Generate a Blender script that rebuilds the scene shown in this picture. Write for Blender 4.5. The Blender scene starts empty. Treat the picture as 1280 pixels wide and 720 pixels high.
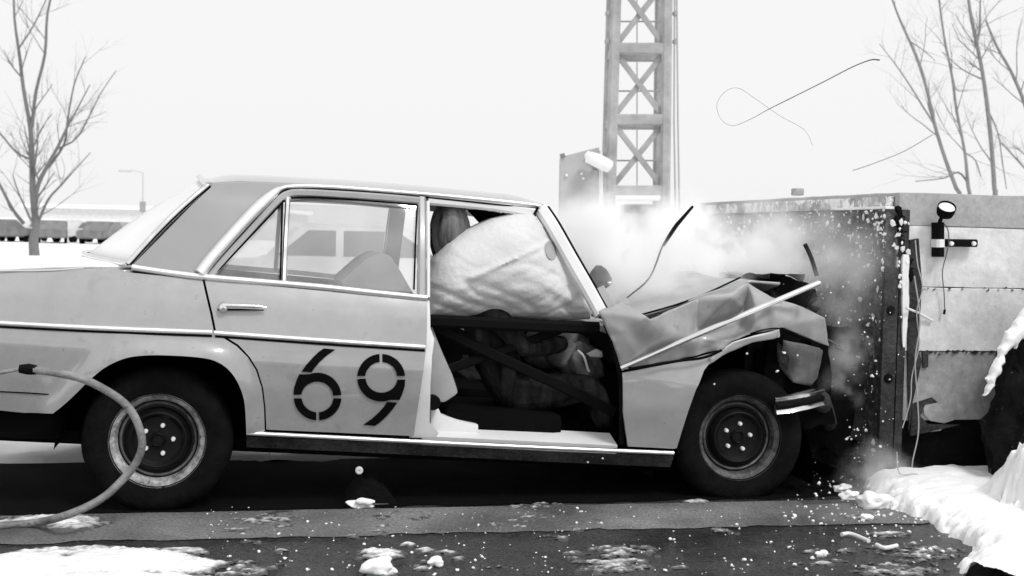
import bpy, bmesh, math, random
from mathutils import Vector, Matrix, noise
from mathutils.geometry import delaunay_2d_cdt
R = math.radians
random.seed(7)
scn = bpy.context.scene
COL = scn.collection

# ------------------------------------------------------------------ camera
FPX = 1570.0                       # focal length in pixels of the 1280 px wide photograph
YAW, PITCH, ROLL = R(12.0), math.atan(68.5 / FPX), R(1.3)
CAM = Vector((0.342, -5.422, 1.20))
F0 = Vector((math.sin(YAW), math.cos(YAW), 0)); R0 = Vector((math.cos(YAW), -math.sin(YAW), 0))
CF = (F0 * math.cos(PITCH) - Vector((0, 0, 1)) * math.sin(PITCH)).normalized()
U0 = R0.cross(CF)
CR = (R0 * math.cos(ROLL) + U0 * math.sin(ROLL)).normalized()
CU = CR.cross(CF)
cam_d = bpy.data.cameras.new('camera'); cam = bpy.data.objects.new('camera', cam_d); COL.objects.link(cam)
M = Matrix((CR, CU, -CF)).transposed().to_4x4(); M.translation = CAM
cam.matrix_world = M
cam_d.sensor_width = 36.0; cam_d.lens = 36.0 * FPX / 1280.0; cam_d.clip_start = 0.05; cam_d.clip_end = 3000
cam_d.dof.use_dof = True; cam_d.dof.focus_distance = 5.7; cam_d.dof.aperture_fstop = 4.5
scn.camera = cam

# ------------------------------------------------------------------ world, sun, exposure
SUN_EL, SUN_AZ = R(52), R(152)     # azimuth clockwise from +Y
w = bpy.data.worlds.new('World'); scn.world = w; w.use_nodes = True
nt = w.node_tree; nt.nodes.clear()
sky = nt.nodes.new('ShaderNodeTexSky'); sky.sky_type = 'NISHITA'; sky.sun_disc = False
sky.sun_elevation = SUN_EL; sky.sun_rotation = SUN_AZ; sky.dust_density = 6; sky.air_density = 1.5
bw = nt.nodes.new('ShaderNodeRGBToBW')
mx = nt.nodes.new('ShaderNodeMix'); mx.data_type = 'RGBA'; mx.inputs[0].default_value = 0.93
mx.inputs[7].default_value = (8.5, 8.5, 8.5, 1)          # closed white overcast
bg = nt.nodes.new('ShaderNodeBackground'); bg.inputs[1].default_value = 0.1
wo = nt.nodes.new('ShaderNodeOutputWorld')
nt.links.new(sky.outputs[0], bw.inputs[0]); nt.links.new(bw.outputs[0], mx.inputs[6])
nt.links.new(mx.outputs[2], bg.inputs[0]); nt.links.new(bg.outputs[0], wo.inputs[0])
sd = bpy.data.lights.new('sun', 'SUN'); sd.energy = 1.5; sd.angle = R(12); sd.color = (1, 1, 1)
sun = bpy.data.objects.new('sun', sd); COL.objects.link(sun)
to_sun = Vector((math.sin(SUN_AZ) * math.cos(SUN_EL), math.cos(SUN_AZ) * math.cos(SUN_EL), math.sin(SUN_EL)))
sun.rotation_euler = to_sun.to_track_quat('Z', 'Y').to_euler()
vs = scn.view_settings; vs.view_transform = 'Standard'; vs.look = 'None'; vs.exposure = 0.2; vs.gamma = 1.0
vs.use_curve_mapping = False
cy = scn.cycles
cy.max_bounces = 18; cy.volume_bounces = 16; cy.transparent_max_bounces = 16; cy.use_denoising = True
cy.volume_step_rate = 2.0; cy.volume_max_steps = 128; cy.sample_clamp_indirect = 4

# ------------------------------------------------------------------ pixel -> place helpers
def ray(u, v):
    return (CF + CR * ((u - 640) / FPX) - CU * ((v - 360) / FPX))
def on_y(u, v, y): d = ray(u, v); return CAM + d * ((y - CAM.y) / d.y)
def on_x(u, v, x): d = ray(u, v); return CAM + d * ((x - CAM.x) / d.x)
def on_z(u, v, z): d = ray(u, v); return CAM + d * ((z - CAM.z) / d.z)
def at_d(u, v, dist): return CAM + ray(u, v) * dist
CARM = Matrix.Translation((0, 0, 0)) @ Matrix.Translation((0, 0, 0.30)) @ Matrix.Rotation(R(3.4), 4, 'Y') @ Matrix.Translation((0, 0, -0.30))
CARI = CARM.inverted()
LC = CARI @ CAM
def lray(u, v): return CARI.to_3x3() @ ray(u, v)
def L_y(u, v, y): d = lray(u, v); return LC + d * ((y - LC.y) / d.y)
def L_z(u, v, z): d = lray(u, v); return LC + d * ((z - LC.z) / d.z)
YS = [(-.2, .16), (.20, .09), (.28, .045), (.38, .0), (.55, -.045), (.68, -.062), (.78, -.048), (.88, -.018), (.95, .012),
      (1.0, .04), (1.1, .08), (1.2, .12), (1.3, .16), (1.36, .185), (1.42, .245), (1.5, .33)]
def ys(x, z):
    if z <= YS[0][0]: return YS[0][1]
    for (a, b), (c, d) in zip(YS, YS[1:]):
        if z <= c: return b + (d - b) * (z - a) / (c - a)
    return YS[-1][1]
def L_s(u, v, off=0.0, surf=ys):
    y = -.03
    for _ in range(10):
        p = L_y(u, v, y); y = surf(p.x, p.z) + off
    p.y = y
    return p
WID = 1.66                          # far side of the body at y = WID - y_near

# ------------------------------------------------------------------ materials
MATS = {}
def gm(name, v, rough=.5, metal=0.0, var=0.0, scale=4.0, bump=0.0, bscale=60.0, coat=0.0, spec=.5, var2=0.0, scale2=40.0, stretch=None, speck=None, rvar=.1, coat_ior=1.5):
    m = bpy.data.materials.new(name); m.use_nodes = True; MATS[name] = m
    n = m.node_tree.nodes; l = m.node_tree.links; b = n['Principled BSDF']
    b.inputs['Roughness'].default_value = rough; b.inputs['Metallic'].default_value = metal
    b.inputs['Coat Weight'].default_value = coat; b.inputs['Coat Roughness'].default_value = .08
    b.inputs['Specular IOR Level'].default_value = spec; b.inputs['Coat IOR'].default_value = coat_ior
    b.inputs['Base Color'].default_value = (v, v, v, 1)
    tc = n.new('ShaderNodeTexCoord'); co = tc.outputs['Object']
    if stretch:
        mp = n.new('ShaderNodeMapping'); mp.inputs['Scale'].default_value = stretch; l.new(co, mp.inputs[0]); co = mp.outputs[0]
    if var:
        t = n.new('ShaderNodeTexNoise'); t.inputs['Scale'].default_value = scale; t.inputs['Detail'].default_value = 6; t.inputs['Roughness'].default_value = .6
        l.new(co, t.inputs['Vector'])
        r = n.new('ShaderNodeMapRange'); r.inputs[1].default_value = .3; r.inputs[2].default_value = .7
        r.inputs[3].default_value = v * (1 - var); r.inputs[4].default_value = min(.9, v * (1 + var)); l.new(t.outputs[0], r.inputs[0])
        src = r.outputs[0]
        if var2:
            t2 = n.new('ShaderNodeTexNoise'); t2.inputs['Scale'].default_value = scale2; t2.inputs['Detail'].default_value = 8; t2.inputs['Roughness'].default_value = .7
            l.new(co, t2.inputs['Vector'])
            r2 = n.new('ShaderNodeMapRange'); r2.inputs[1].default_value = .3; r2.inputs[2].default_value = .7
            r2.inputs[3].default_value = 1 - var2; r2.inputs[4].default_value = 1 + var2; l.new(t2.outputs[0], r2.inputs[0])
            mu = n.new('ShaderNodeMath'); mu.operation = 'MULTIPLY'; l.new(src, mu.inputs[0]); l.new(r2.outputs[0], mu.inputs[1]); src = mu.outputs[0]
        if speck:
            for sc_, thr, val in speck:
                t4 = n.new('ShaderNodeTexNoise'); t4.inputs['Scale'].default_value = sc_; t4.inputs['Detail'].default_value = 4; t4.inputs['Roughness'].default_value = .65; l.new(co, t4.inputs['Vector'])
                r4 = n.new('ShaderNodeMapRange'); r4.inputs[1].default_value = thr; r4.inputs[2].default_value = thr + .05; l.new(t4.outputs[0], r4.inputs[0])
                m4 = n.new('ShaderNodeMix'); m4.inputs[3].default_value = val; l.new(r4.outputs[0], m4.inputs[0]); l.new(src, m4.inputs[2]); src = m4.outputs[0]
        cc = n.new('ShaderNodeCombineColor')
        for k in range(3): l.new(src, cc.inputs[k])
        l.new(cc.outputs[0], b.inputs['Base Color'])
        rr = n.new('ShaderNodeMapRange'); rr.inputs[3].default_value = max(.05, rough - rvar); rr.inputs[4].default_value = min(1, rough + rvar); rr.inputs[1].default_value = .3; rr.inputs[2].default_value = .7
        l.new(t.outputs[0], rr.inputs[0]); l.new(rr.outputs[0], b.inputs['Roughness'])
    if bump:
        t3 = n.new('ShaderNodeTexNoise'); t3.inputs['Scale'].default_value = bscale; t3.inputs['Detail'].default_value = 6
        l.new(co, t3.inputs['Vector'])
        bp = n.new('ShaderNodeBump'); bp.inputs['Strength'].default_value = bump; bp.inputs['Distance'].default_value = .02
        l.new(t3.outputs[0], bp.inputs['Height']); l.new(bp.outputs[0], b.inputs['Normal'])
    return m
gm('paint', .33, .30, 0, .10, 1.3, .0, 60, 1.0, var2=.07, scale2=14, coat_ior=1.75, speck=[(4.5, .62, .28), (14, .68, .24), (45, .72, .12)])
gm('paint_buckled', .33, .42, 0, .12, 3, .0, 60, .35, var2=.10, scale2=20, speck=[(9, .64, .24), (40, .70, .10)])
gm('paint_roof', .27, .34, 0, .06, 2.0, 0, 60, 1.0, coat_ior=1.7)
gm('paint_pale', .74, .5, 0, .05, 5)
gm('paint_black', .004, .8, 0, .25, 20, spec=.05)
gm('chrome', .78, .18, 1, .08, 9)
gm('chrome_dull', .6, .3, 1, .1, 9)
gm('rubber', .007, .8, 0, .5, 12, .25, 90, spec=.04)
gm('rim_black', .003, .5, 0, .4, 15, spec=.2)
gm('rim_dirty', .30, .75, 0, .8, 14, .3, 70, var2=.6, scale2=50, speck=[(22, .60, .01)])
gm('underbody', .004, .95, 0, .4, 8, spec=.05)
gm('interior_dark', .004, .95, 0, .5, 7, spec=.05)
gm('seat_vinyl', .36, .6, 0, .15, 8)
gm('airbag', .66, .8, 0, .08, 6, .25, 40)
gm('airbag_patch', .36, .8)
gm('cloth_dark', .022, .95, 0, .95, 7, .8, 18, spec=.03, stretch=(2.5, 2.5, .6))
gm('hood_cloth', .16, .95, 0, .85, 5, .6, 22, spec=.05, stretch=(3, 3, .5))
gm('fabric_grey', .13, .95, 0, .6, 12, .6, 30, spec=.1)
gm('snow', .95, .9, 0, .01, 3, .25, 45, spec=.1)
m_ = gm('slush', .80, .55, 0, .15, 9, .5, 30)
_n = m_.node_tree.nodes; _l = m_.node_tree.links; _b = _n['Principled BSDF']
_g = _n.new('ShaderNodeTexCoord'); _sx = _n.new('ShaderNodeSeparateXYZ'); _l.new(_g.outputs['Object'], _sx.inputs[0])
_t = _n.new('ShaderNodeTexNoise'); _t.inputs['Scale'].default_value = 45; _t.inputs['Detail'].default_value = 6; _l.new(_g.outputs['Object'], _t.inputs['Vector'])
_a = _n.new('ShaderNodeMath'); _a.operation = 'MULTIPLY_ADD'; _a.inputs[1].default_value = .018; _a.inputs[2].default_value = -.009; _l.new(_t.outputs[0], _a.inputs[0])
_s = _n.new('ShaderNodeMath'); _s.operation = 'ADD'; _l.new(_sx.outputs[2], _s.inputs[0]); _l.new(_a.outputs[0], _s.inputs[1])
_r = _n.new('ShaderNodeMapRange'); _r.inputs[1].default_value = .001; _r.inputs[2].default_value = .012; _r.inputs[3].default_value = .07; _r.inputs[4].default_value = .88; _l.new(_s.outputs[0], _r.inputs[0])
_c = _n.new('ShaderNodeCombineColor')
for _k in range(3): _l.new(_r.outputs[0], _c.inputs[_k])
_l.new(_c.outputs[0], _b.inputs['Base Color'])      # thin slush is wet and see-through dark, thick slush white
gm('asphalt', .036, .26, 0, .85, 1.6, .7, 90, var2=.95, scale2=75, spec=.5, rvar=.22, speck=[(70, .68, .30)])
gm('concrete_strip', .15, .45, 0, .65, 1.4, .7, 80, var2=.65, scale2=70, spec=.45, rvar=.3, speck=[(50, .70, .4), (3.0, .64, .05)])
gm('track_shade', .0045, .9, 0, .4, 3, .3, 120, spec=.05)  # shade below the car is put into this near-black colour
gm('concrete_top', .38, .9, 0, .2, 2, .15, 50, var2=.18, scale2=30)
gm('concrete_light', .68, .9, 0, .28, 1.5, .15, 40, var2=.18, scale2=14, speck=[(5, .66, .38), (22, .70, .2)])
gm('concrete_grey', .30, .9, 0, .35, 2.4, .15, 40, var2=.25, scale2=25, speck=[(14, .68, .03)])
gm('concrete_rough', .50, .9, 0, .6, 7, .9, 40, var2=.4, scale2=30, speck=[(10, .50, .88)])
gm('tarred', .006, .9, 0, .6, 6, .5, 40, spec=.1)
gm('steel_dark', .035, .7, 0, .7, 5, .6, 50, spec=.2, var2=.5, scale2=60)
gm('steel_plate', .085, .9, 0, .95, 2.0, .9, 45, spec=.1, var2=.8, scale2=30, speck=[(8, .62, .26), (26, .66, .6)])
gm('rim_dark', .07, .6, 0, .8, 12, .3, 70, var2=.6, scale2=50)
gm('rim_polished', .16, .35, .5, .5, 20)
gm('steel_grey', .10, .6, 0, .5, 6, .3, 40)
gm('trim_bright', .92, .42, 1, .04, 9)
gm('steel_pale', .34, .6, 0, .28, 2.5, var2=.12, scale2=12)
gm('cabinet', .40, .6, 0, .12, 3, var2=.06)
gm('white', .80, .5, 0, .05, 8)
gm('black_bar', .004, .7, spec=.08)
gm('hose', .22, .6, 0, .5, 9, .5, 50, speck=[(30, .62, .10)])
gm('bark', .16, .9, 0, .25, 20, .3, 40)
gm('bark_pale', .22, .9, 0, .25, 10)
gm('soil', .012, .95, 0, .7, 8, .8, 25, spec=.05, speck=[(20, .66, .10)])
gm('bg_dark', .20, .8, 0, .4, 1.5)
gm('bg_mid', .5, .6)
gm('bg_grey', .30, .6, 0, .15, 3)
gm('bg_pale', .66, .6, 0, .1, 3)
gm('bg_window', .2, .4)
gm('wire_pale', .42, .6)
gm('wire_dark', .09, .6)
def make_glass(nm, tint, lo, hi, sc):
  # thin pane, mostly clear with a grazing reflection
  g = bpy.data.materials.new(nm); g.use_nodes = True; MATS[nm] = g
  n = g.node_tree.nodes; l = g.node_tree.links; n.clear()
  o_ = n.new('ShaderNodeOutputMaterial'); tr = n.new('ShaderNodeBsdfTransparent'); tr.inputs[0].default_value = (tint, tint, tint, 1)
  gl = n.new('ShaderNodeBsdfGlossy'); gl.inputs['Roughness'].default_value = .04; gl.inputs[0].default_value = (.95, .95, .95, 1)
  fr = n.new('ShaderNodeFresnel'); fr.inputs[0].default_value = 1.6
  ms = n.new('ShaderNodeMixShader'); df = n.new('ShaderNodeBsdfDiffuse'); df.inputs[0].default_value = (.9, .9, .9, 1)
  m2 = n.new('ShaderNodeMixShader'); ns = n.new('ShaderNodeTexNoise'); ns.inputs['Scale'].default_value = sc; ns.inputs['Detail'].default_value = 5
  mr = n.new('ShaderNodeMapRange'); mr.inputs[1].default_value = .35; mr.inputs[2].default_value = .75; mr.inputs[3].default_value = lo; mr.inputs[4].default_value = hi
  tcg = n.new('ShaderNodeTexCoord'); l.new(tcg.outputs['Object'], ns.inputs['Vector']); l.new(ns.outputs[0], mr.inputs[0]); l.new(mr.outputs[0], m2.inputs[0])
  l.new(tr.outputs[0], m2.inputs[1]); l.new(df.outputs[0], m2.inputs[2])
  l.new(fr.outputs[0], ms.inputs[0]); l.new(m2.outputs[0], ms.inputs[1]); l.new(gl.outputs[0], ms.inputs[2]); l.new(ms.outputs[0], o_.inputs[0])

make_glass('glass', .97, .05, .20, 3)
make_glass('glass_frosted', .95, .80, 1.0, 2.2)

# ------------------------------------------------------------------ object helpers
def link(name, me, mat, parent=None, smooth=None):
    o = bpy.data.objects.new(name, me); COL.objects.link(o)
    if mat: me.materials.clear(); me.materials.append(MATS[mat])
    if parent: o.parent = parent
    if smooth is not None:
        me.polygons.foreach_set('use_smooth', [True] * len(me.polygons))
        try: me.set_sharp_from_angle(angle=R(smooth))
        except Exception: pass
    return o
def mesh(name, verts, faces, mat, parent=None, smooth=None, fix=False):
    me = bpy.data.meshes.new(name); me.from_pydata([tuple(v) for v in verts], [], faces); me.validate()
    if fix:
        bm = bmesh.new(); bm.from_mesh(me); bmesh.ops.recalc_face_normals(bm, faces=bm.faces); bm.to_mesh(me); bm.free()
    me.update()
    return link(name, me, mat, parent, smooth)
def tag(o, label, cat, group=None, kind=None):
    if label: o['label'] = label
    if cat: o['category'] = cat
    if group: o['group'] = group
    if kind: o['kind'] = kind
    return o
def thing(name, label, cat, loc=(0, 0, 0), group=None):
    o = bpy.data.objects.new(name, None); COL.objects.link(o); o.location = loc; o.empty_display_size = .2
    return tag(o, label, cat, group)
def box(name, lo, hi, mat, parent=None, bevel=0.0, rot=None):
    x0, y0, z0 = lo; x1, y1, z1 = hi
    bm = bmesh.new()
    vs_ = [bm.verts.new(p) for p in ((x0, y0, z0), (x1, y0, z0), (x1, y1, z0), (x0, y1, z0), (x0, y0, z1), (x1, y0, z1), (x1, y1, z1), (x0, y1, z1))]
    for f in ((0, 3, 2, 1), (4, 5, 6, 7), (0, 1, 5, 4), (1, 2, 6, 5), (2, 3, 7, 6), (3, 0, 4, 7)): bm.faces.new([vs_[i] for i in f])
    if bevel: bmesh.ops.bevel(bm, geom=bm.edges[:], offset=bevel, segments=2, affect='EDGES', profile=.6)
    if rot is not None: bmesh.ops.transform(bm, matrix=rot, verts=bm.verts)
    me = bpy.data.meshes.new(name); bm.to_mesh(me); bm.free()
    return link(name, me, mat, parent, 40 if bevel else None)
def sweep(pts, rad, prof=None, normal=None, seg=10, caps=True):
    """verts/faces of a profile swept along pts. rad: number or list; prof: list of (side, normal) offsets."""
    pts = [Vector(p) for p in pts]; n = len(pts)
    if prof is None: prof = [(math.cos(2 * math.pi * k / seg), math.sin(2 * math.pi * k / seg)) for k in range(seg)]
    V, Fc = [], []; m = len(prof); pn = None
    for i, p in enumerate(pts):
        t = (pts[min(i + 1, n - 1)] - pts[max(i - 1, 0)]).normalized()
        if normal is not None: nn = Vector(normal)
        elif pn is not None: nn = pn
        else: nn = Vector((0, 0, 1)) if abs(t.z) < .9 else Vector((1, 0, 0))
        nn = (nn - t * nn.dot(t)).normalized(); pn = nn; s = t.cross(nn)
        r = rad[i] if isinstance(rad, (list, tuple)) else rad
        for a, b in prof: V.append(p + s * (a * r) + nn * (b * r))
    for i in range(n - 1):
        for k in range(m):
            k2 = (k + 1) % m
            Fc.append((i * m + k, i * m + k2, (i + 1) * m + k2, (i + 1) * m + k))
    if caps: Fc += [tuple(range(m))[::-1], tuple(range((n - 1) * m, n * m))]
    return V, Fc
def smooth_path(pts, k=6):
    pts = [Vector(p) for p in pts]; out = []
    P = [pts[0] * 2 - pts[1]] + pts + [pts[-1] * 2 - pts[-2]]
    for i in range(1, len(P) - 2):
        a, b, c, d = P[i - 1:i + 3]
        for j in range(k):
            t = j / k
            out.append(.5 * ((2 * b) + (c - a) * t + (2 * a - 5 * b + 4 * c - d) * t * t + (3 * b - a - 3 * c + d) * t ** 3))
    out.append(pts[-1]); return out
def tube(name, pts, rad, mat, parent=None, k=0, seg=10, **kw):
    if k: pts = smooth_path(pts, k)
    if isinstance(rad, tuple): rad = [rad[0] + (rad[1] - rad[0]) * i / (len(pts) - 1) for i in range(len(pts))]
    V, Fc = sweep(pts, rad, seg=seg, **kw)
    return mesh(name, V, Fc, mat, parent, 50, fix=True)
def band(name, pts, wid, thick, mat, parent=None, normal=(0, -1, 0), k=0):
    if k: pts = smooth_path(pts, k)
    a, b = wid / 2, thick / 2; c = min(a, b) * .5
    prof = [(-a, -b), (a, -b), (a, b - c), (a - c, b), (-a + c, b), (-a, b - c)]
    V, Fc = sweep(pts, 1.0, prof=prof, normal=normal)
    return mesh(name, V, Fc, mat, parent, 40, fix=True)
def densify(poly, step):
    out = []
    for i, p in enumerate(poly):
        q = poly[(i + 1) % len(poly)]; d = math.hypot(q[0] - p[0], q[1] - p[1]); m = max(1, int(d / step))
        for j in range(m): out.append((p[0] + (q[0] - p[0]) * j / m, p[1] + (q[1] - p[1]) * j / m))
    return out
def inside(p, poly):
    c = False; x, y = p; j = len(poly) - 1
    for i in range(len(poly)):
        xi, yi = poly[i]; xj, yj = poly[j]
        if (yi > y) != (yj > y) and x < (xj - xi) * (y - yi) / (yj - yi) + xi: c = not c
        j = i
    return c
def seg_dist(p, a, b):
    ax, ay = a; bx, by = b; dx, dy = bx - ax, by - ay; L = dx * dx + dy * dy
    t = 0 if L == 0 else max(0, min(1, ((p[0] - ax) * dx + (p[1] - ay) * dy) / L))
    return math.hypot(p[0] - ax - t * dx, p[1] - ay - t * dy)
def poly_dist(p, poly, closed=True):
    n_ = len(poly)
    return min(seg_dist(p, poly[i], poly[(i + 1) % n_]) for i in range(n_ if closed else n_ - 1))
def tri_fill(poly, step):
    """triangulate a 2D polygon with interior points on a staggered grid"""
    b = densify(poly, step); xs = [p[0] for p in b]; zs = [p[1] for p in b]; pts = list(b)
    z = min(zs) + step * .5; row = 0
    while z < max(zs):
        x = min(xs) + (step * .5 if row % 2 else 0)
        while x < max(xs):
            if inside((x, z), b) and poly_dist((x, z), b) > step * .45: pts.append((x, z))
            x += step
        z += step * .87; row += 1
    nb = len(b)
    r = delaunay_2d_cdt([Vector(p) for p in pts], [(i, (i + 1) % nb) for i in range(nb)], [], 1, 1e-6)
    return [tuple(v) for v in r[0]], [tuple(f) for f in r[2]]
def slab(name, P, T, yf, thick, mat, parent, smooth=35, mirror=False):
    """P 2D points (x,z), T triangles, yf(x,z) outer surface; thickness grows to +y"""
    n_ = len(P)
    V = [Vector((x, yf(x, z), z)) for x, z in P]
    th = thick if callable(thick) else (lambda x, z: thick)
    V += [Vector((x, V[i].y + th(x, z), z)) for i, (x, z) in enumerate(P)]
    Fc = []; edge = {}
    for f in T:
        a, b, c = f
        if (P[b][0] - P[a][0]) * (P[c][1] - P[a][1]) - (P[b][1] - P[a][1]) * (P[c][0] - P[a][0]) < 0: a, c = c, a
        Fc.append((a, b, c)); Fc.append((c + n_, b + n_, a + n_))
        for e in ((a, b), (b, c), (c, a)): edge[e] = 1
    for (a, b) in edge:
        if (b, a) not in edge: Fc.append((b, a, a + n_, b + n_))
    if mirror:
        V = [Vector((v.x, WID - v.y, v.z)) for v in V]; Fc = [f[::-1] for f in Fc]
    return mesh(name, V, Fc, mat, parent, smooth)
def panel(name, px, mat, parent, surf=ys, off=0.0, thick=.02, step=.05, mirror=False, smooth=35):
    poly = [(p.x, p.z) for p in (L_s(u, v, off, surf) for u, v in px)]
    P, T = tri_fill(poly, step)
    return slab(name, P, T, lambda x, z: surf(x, z) + off, thick, mat, parent, smooth, mirror)
def extrude_px(name, px, y0, y1, mat, parent, bevel=.01):
    """outline traced at plane y0 of the car, extruded to y1 (car coordinates)"""
    pts = [L_y(u, v, y0) for u, v in px]
    bm = bmesh.new(); f = bm.faces.new([bm.verts.new((p.x, y0, p.z)) for p in pts])
    r = bmesh.ops.extrude_face_region(bm, geom=[f]); bmesh.ops.translate(bm, verts=[e for e in r['geom'] if isinstance(e, bmesh.types.BMVert)], vec=(0, y1 - y0, 0))
    bmesh.ops.recalc_face_normals(bm, faces=bm.faces)
    if bevel: bmesh.ops.bevel(bm, geom=bm.edges[:], offset=bevel, segments=2, affect='EDGES', profile=.6)
    me = bpy.data.meshes.new(name); bm.to_mesh(me); bm.free()
    return link(name, me, mat, parent, 40)
def facets(name, verts, faces, mat, parent=None, cuts=3, amp=.004, freq=9.0, thick=.006, smooth=22, soft=0, crumple=0):
    """crumpled sheet: explicit 3D facets, subdivided and slightly rumpled, with thickness"""
    bm = bmesh.new(); vv = [bm.verts.new(v) for v in verts]
    for f in faces: bm.faces.new([vv[i] for i in f])
    bmesh.ops.triangulate(bm, faces=bm.faces)
    bmesh.ops.recalc_face_normals(bm, faces=bm.faces)
    bmesh.ops.subdivide_edges(bm, edges=bm.edges, cuts=cuts, use_grid_fill=True)
    for v in bm.verts:
        nz = noise.noise_vector(v.co * freq); v.co += Vector((nz.x * .4, nz.y, nz.z * .4)) * amp
        if crumple: v.co.y += crumple * (abs(noise.noise(Vector((v.co.x * 9 + v.co.z * 5, v.co.z * 7, 3)))) + .5 * abs(noise.noise(Vector((v.co.x * 17 - v.co.z * 8, v.co.z * 19, 8)))) - .3)
    for _ in range(soft): bmesh.ops.smooth_vert(bm, verts=[v for v in bm.verts if not v.is_boundary], factor=.5, use_axis_x=True, use_axis_y=True, use_axis_z=True)
    me = bpy.data.meshes.new(name); bm.to_mesh(me); bm.free()
    o = link(name, me, mat, parent, smooth)
    if thick:
        md = o.modifiers.new('s', 'SOLIDIFY'); md.thickness = thick; md.offset = 0
    return o
def lathe(name, prof, mat, parent, seg=64, smooth=30):
    """profile (r, y) turned about the local y axis"""
    V, Fc = [], []; m = len(prof)
    for s in range(seg):
        a = 2 * math.pi * s / seg
        for r, y in prof: V.append((r * math.cos(a), y, r * math.sin(a)))
    for s in range(seg):
        s2 = (s + 1) % seg
        for k in range(m - 1): Fc.append((s * m + k, s * m + k + 1, s2 * m + k + 1, s2 * m + k))
    return mesh(name, V, Fc, mat, parent, smooth, fix=True)
def blob(c, r, rnd, rough=.35, sub=1, flat=1.0):
    """verts, faces of one irregular lump"""
    bm = bmesh.new(); bmesh.ops.create_icosphere(bm, subdivisions=sub, radius=1.0)
    s = rnd.random() * 100; V = []
    for v in bm.verts:
        k = 1 + rough * 1.6 * noise.noise(v.co * 1.4 + Vector((s, s * .7, s * .3)))
        V.append(Vector((c[0] + v.co.x * k * r[0], c[1] + v.co.y * k * r[1], c[2] + v.co.z * k * r[2] * flat)))
    Fc = [tuple(x.index for x in f.verts) for f in bm.faces]; bm.free(); return V, Fc

# ================================================================== SETTING
def sheet(name, pts, z, mat):
    o = mesh(name, [(p[0], p[1], z) for p in pts], [tuple(range(len(pts)))], mat)
    if o.data.polygons[0].normal.z < 0: o.data.flip_normals()
    o['kind'] = 'structure'; return o
# snow ground: one sheet to the horizon with low drifts
GV, GF = [], []; NX, NR = 72, 46
for j in range(NR):
    rr = .5 * (1.19 ** j) if j else 0.2
    for i in range(NX):
        a = 2 * math.pi * i / NX; x = .8 + rr * math.cos(a); y = .5 + rr * math.sin(a)
        far = min(1, max(0, (rr - 6) / 10))
        GV.append((x, y, -.03 + far * .10 * (noise.noise(Vector((x * .11, y * .11, 3))) + .2)))
for j in range(NR - 1):
    for i in range(NX):
        i2 = (i + 1) % NX; GF.append((j * NX + i, j * NX + i2, (j + 1) * NX + i2, (j + 1) * NX + i))
GF.append(tuple(range(NX))[::-1])
ground = mesh('ground', GV, GF, 'snow', None, 60, fix=True); ground['kind'] = 'structure'
# paved lanes: asphalt apron, worn concrete strip, near-black track with the car's shade in its colour
def lane(name, y0, y1, z, mat, x0=-7.0, x1=7.5, slope=0.0):
    pts = []
    N = 400
    for x in [x0 + (x1 - x0) * i / N for i in range(N + 1)]: pts.append((x, y0 + slope * x + .035 * noise.fractal(Vector((x * 5, y0, 1)), .7, 2, 5)))
    for x in [x1 - (x1 - x0) * i / N for i in range(N + 1)]: pts.append((x, y1 + slope * x + .008 * noise.fractal(Vector((x * 4, y1, 7)), 1, 2, 4)))
    return sheet(name, pts, z, mat)
lane('asphalt', -5.2, 1.35, -.004, 'asphalt')
lane('track', -.02, 1.15, .0, 'track_shade')
lane('concrete_strip', -.50, -.03, 0.0, 'concrete_strip', slope=-.02)

# slush and snow patches lying on the lanes (one sheet of real thickness)
def ell(u, v, ru, rv, h):
    c = on_z(u, v, 0); a = on_z(u + ru, v, 0); b = on_z(u, v - rv, 0); b2 = on_z(u, v + rv, 0)
    return (c.x, c.y, abs(a.x - c.x), max(.02, (b - b2).length / 2), h)
PATCH = [ell(20, 712, 95, 22, .034), ell(150, 704, 100, 18, .032), ell(225, 708, 60, 12, .022), ell(100, 740, 200, 26, .035), ell(60, 650, 70, 7, .013), ell(95, 655, 45, 6, .013),
         ell(478, 692, 32, 7, .012), ell(330, 650, 36, 5, .005), ell(775, 688, 36, 7, .004), ell(770, 706, 42, 9, .006), ell(478, 716, 22, 5, .02),
         ell(300, 712, 40, 10, .003), ell(670, 632, 30, 3, .004), ell(870, 627, 16, 3, .010), ell(640, 655, 20, 3, .002), ell(905, 663, 14, 3, .002),
         ell(1110, 668, 24, 3, .008), ell(1150, 690, 45, 8, .003), ell(1120, 712, 50, 7, .004), ell(205, 690, 60, 5, .012), ell(90, 690, 100, 7, .012)]
_r = random.Random(4)
PATCH += [ell(_r.uniform(280, 1100), _r.uniform(640, 716), _r.uniform(4, 16), _r.uniform(1, 3), _r.uniform(.001, .006)) for k in range(34)]
SV, SF = [], []; X0, X1, Y0, Y1, ST = -2.4, 4.3, -2.0, -.02, .012
nx, ny = int((X1 - X0) / ST), int((Y1 - Y0) / ST); idx = {}
H = {}
for j in range(ny + 1):
    for i in range(nx + 1):
        x = X0 + i * ST; y = Y0 + j * ST
        h = -.012
        for cx, cyy, rx, ry, hh in PATCH:
            dx = (x - cx) / rx; dy = (y - cyy) / ry; q = dx * dx + dy * dy
            if q < 4: h = max(h, hh * (1.0 - q))
        if h > -.012:
            p = Vector((x * 13, y * 24, 0))
            h += .009 * noise.fractal(p, 1.0, 2.0, 4) + .006 * noise.noise(p * 3.1) - .002
        H[i, j] = h
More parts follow.
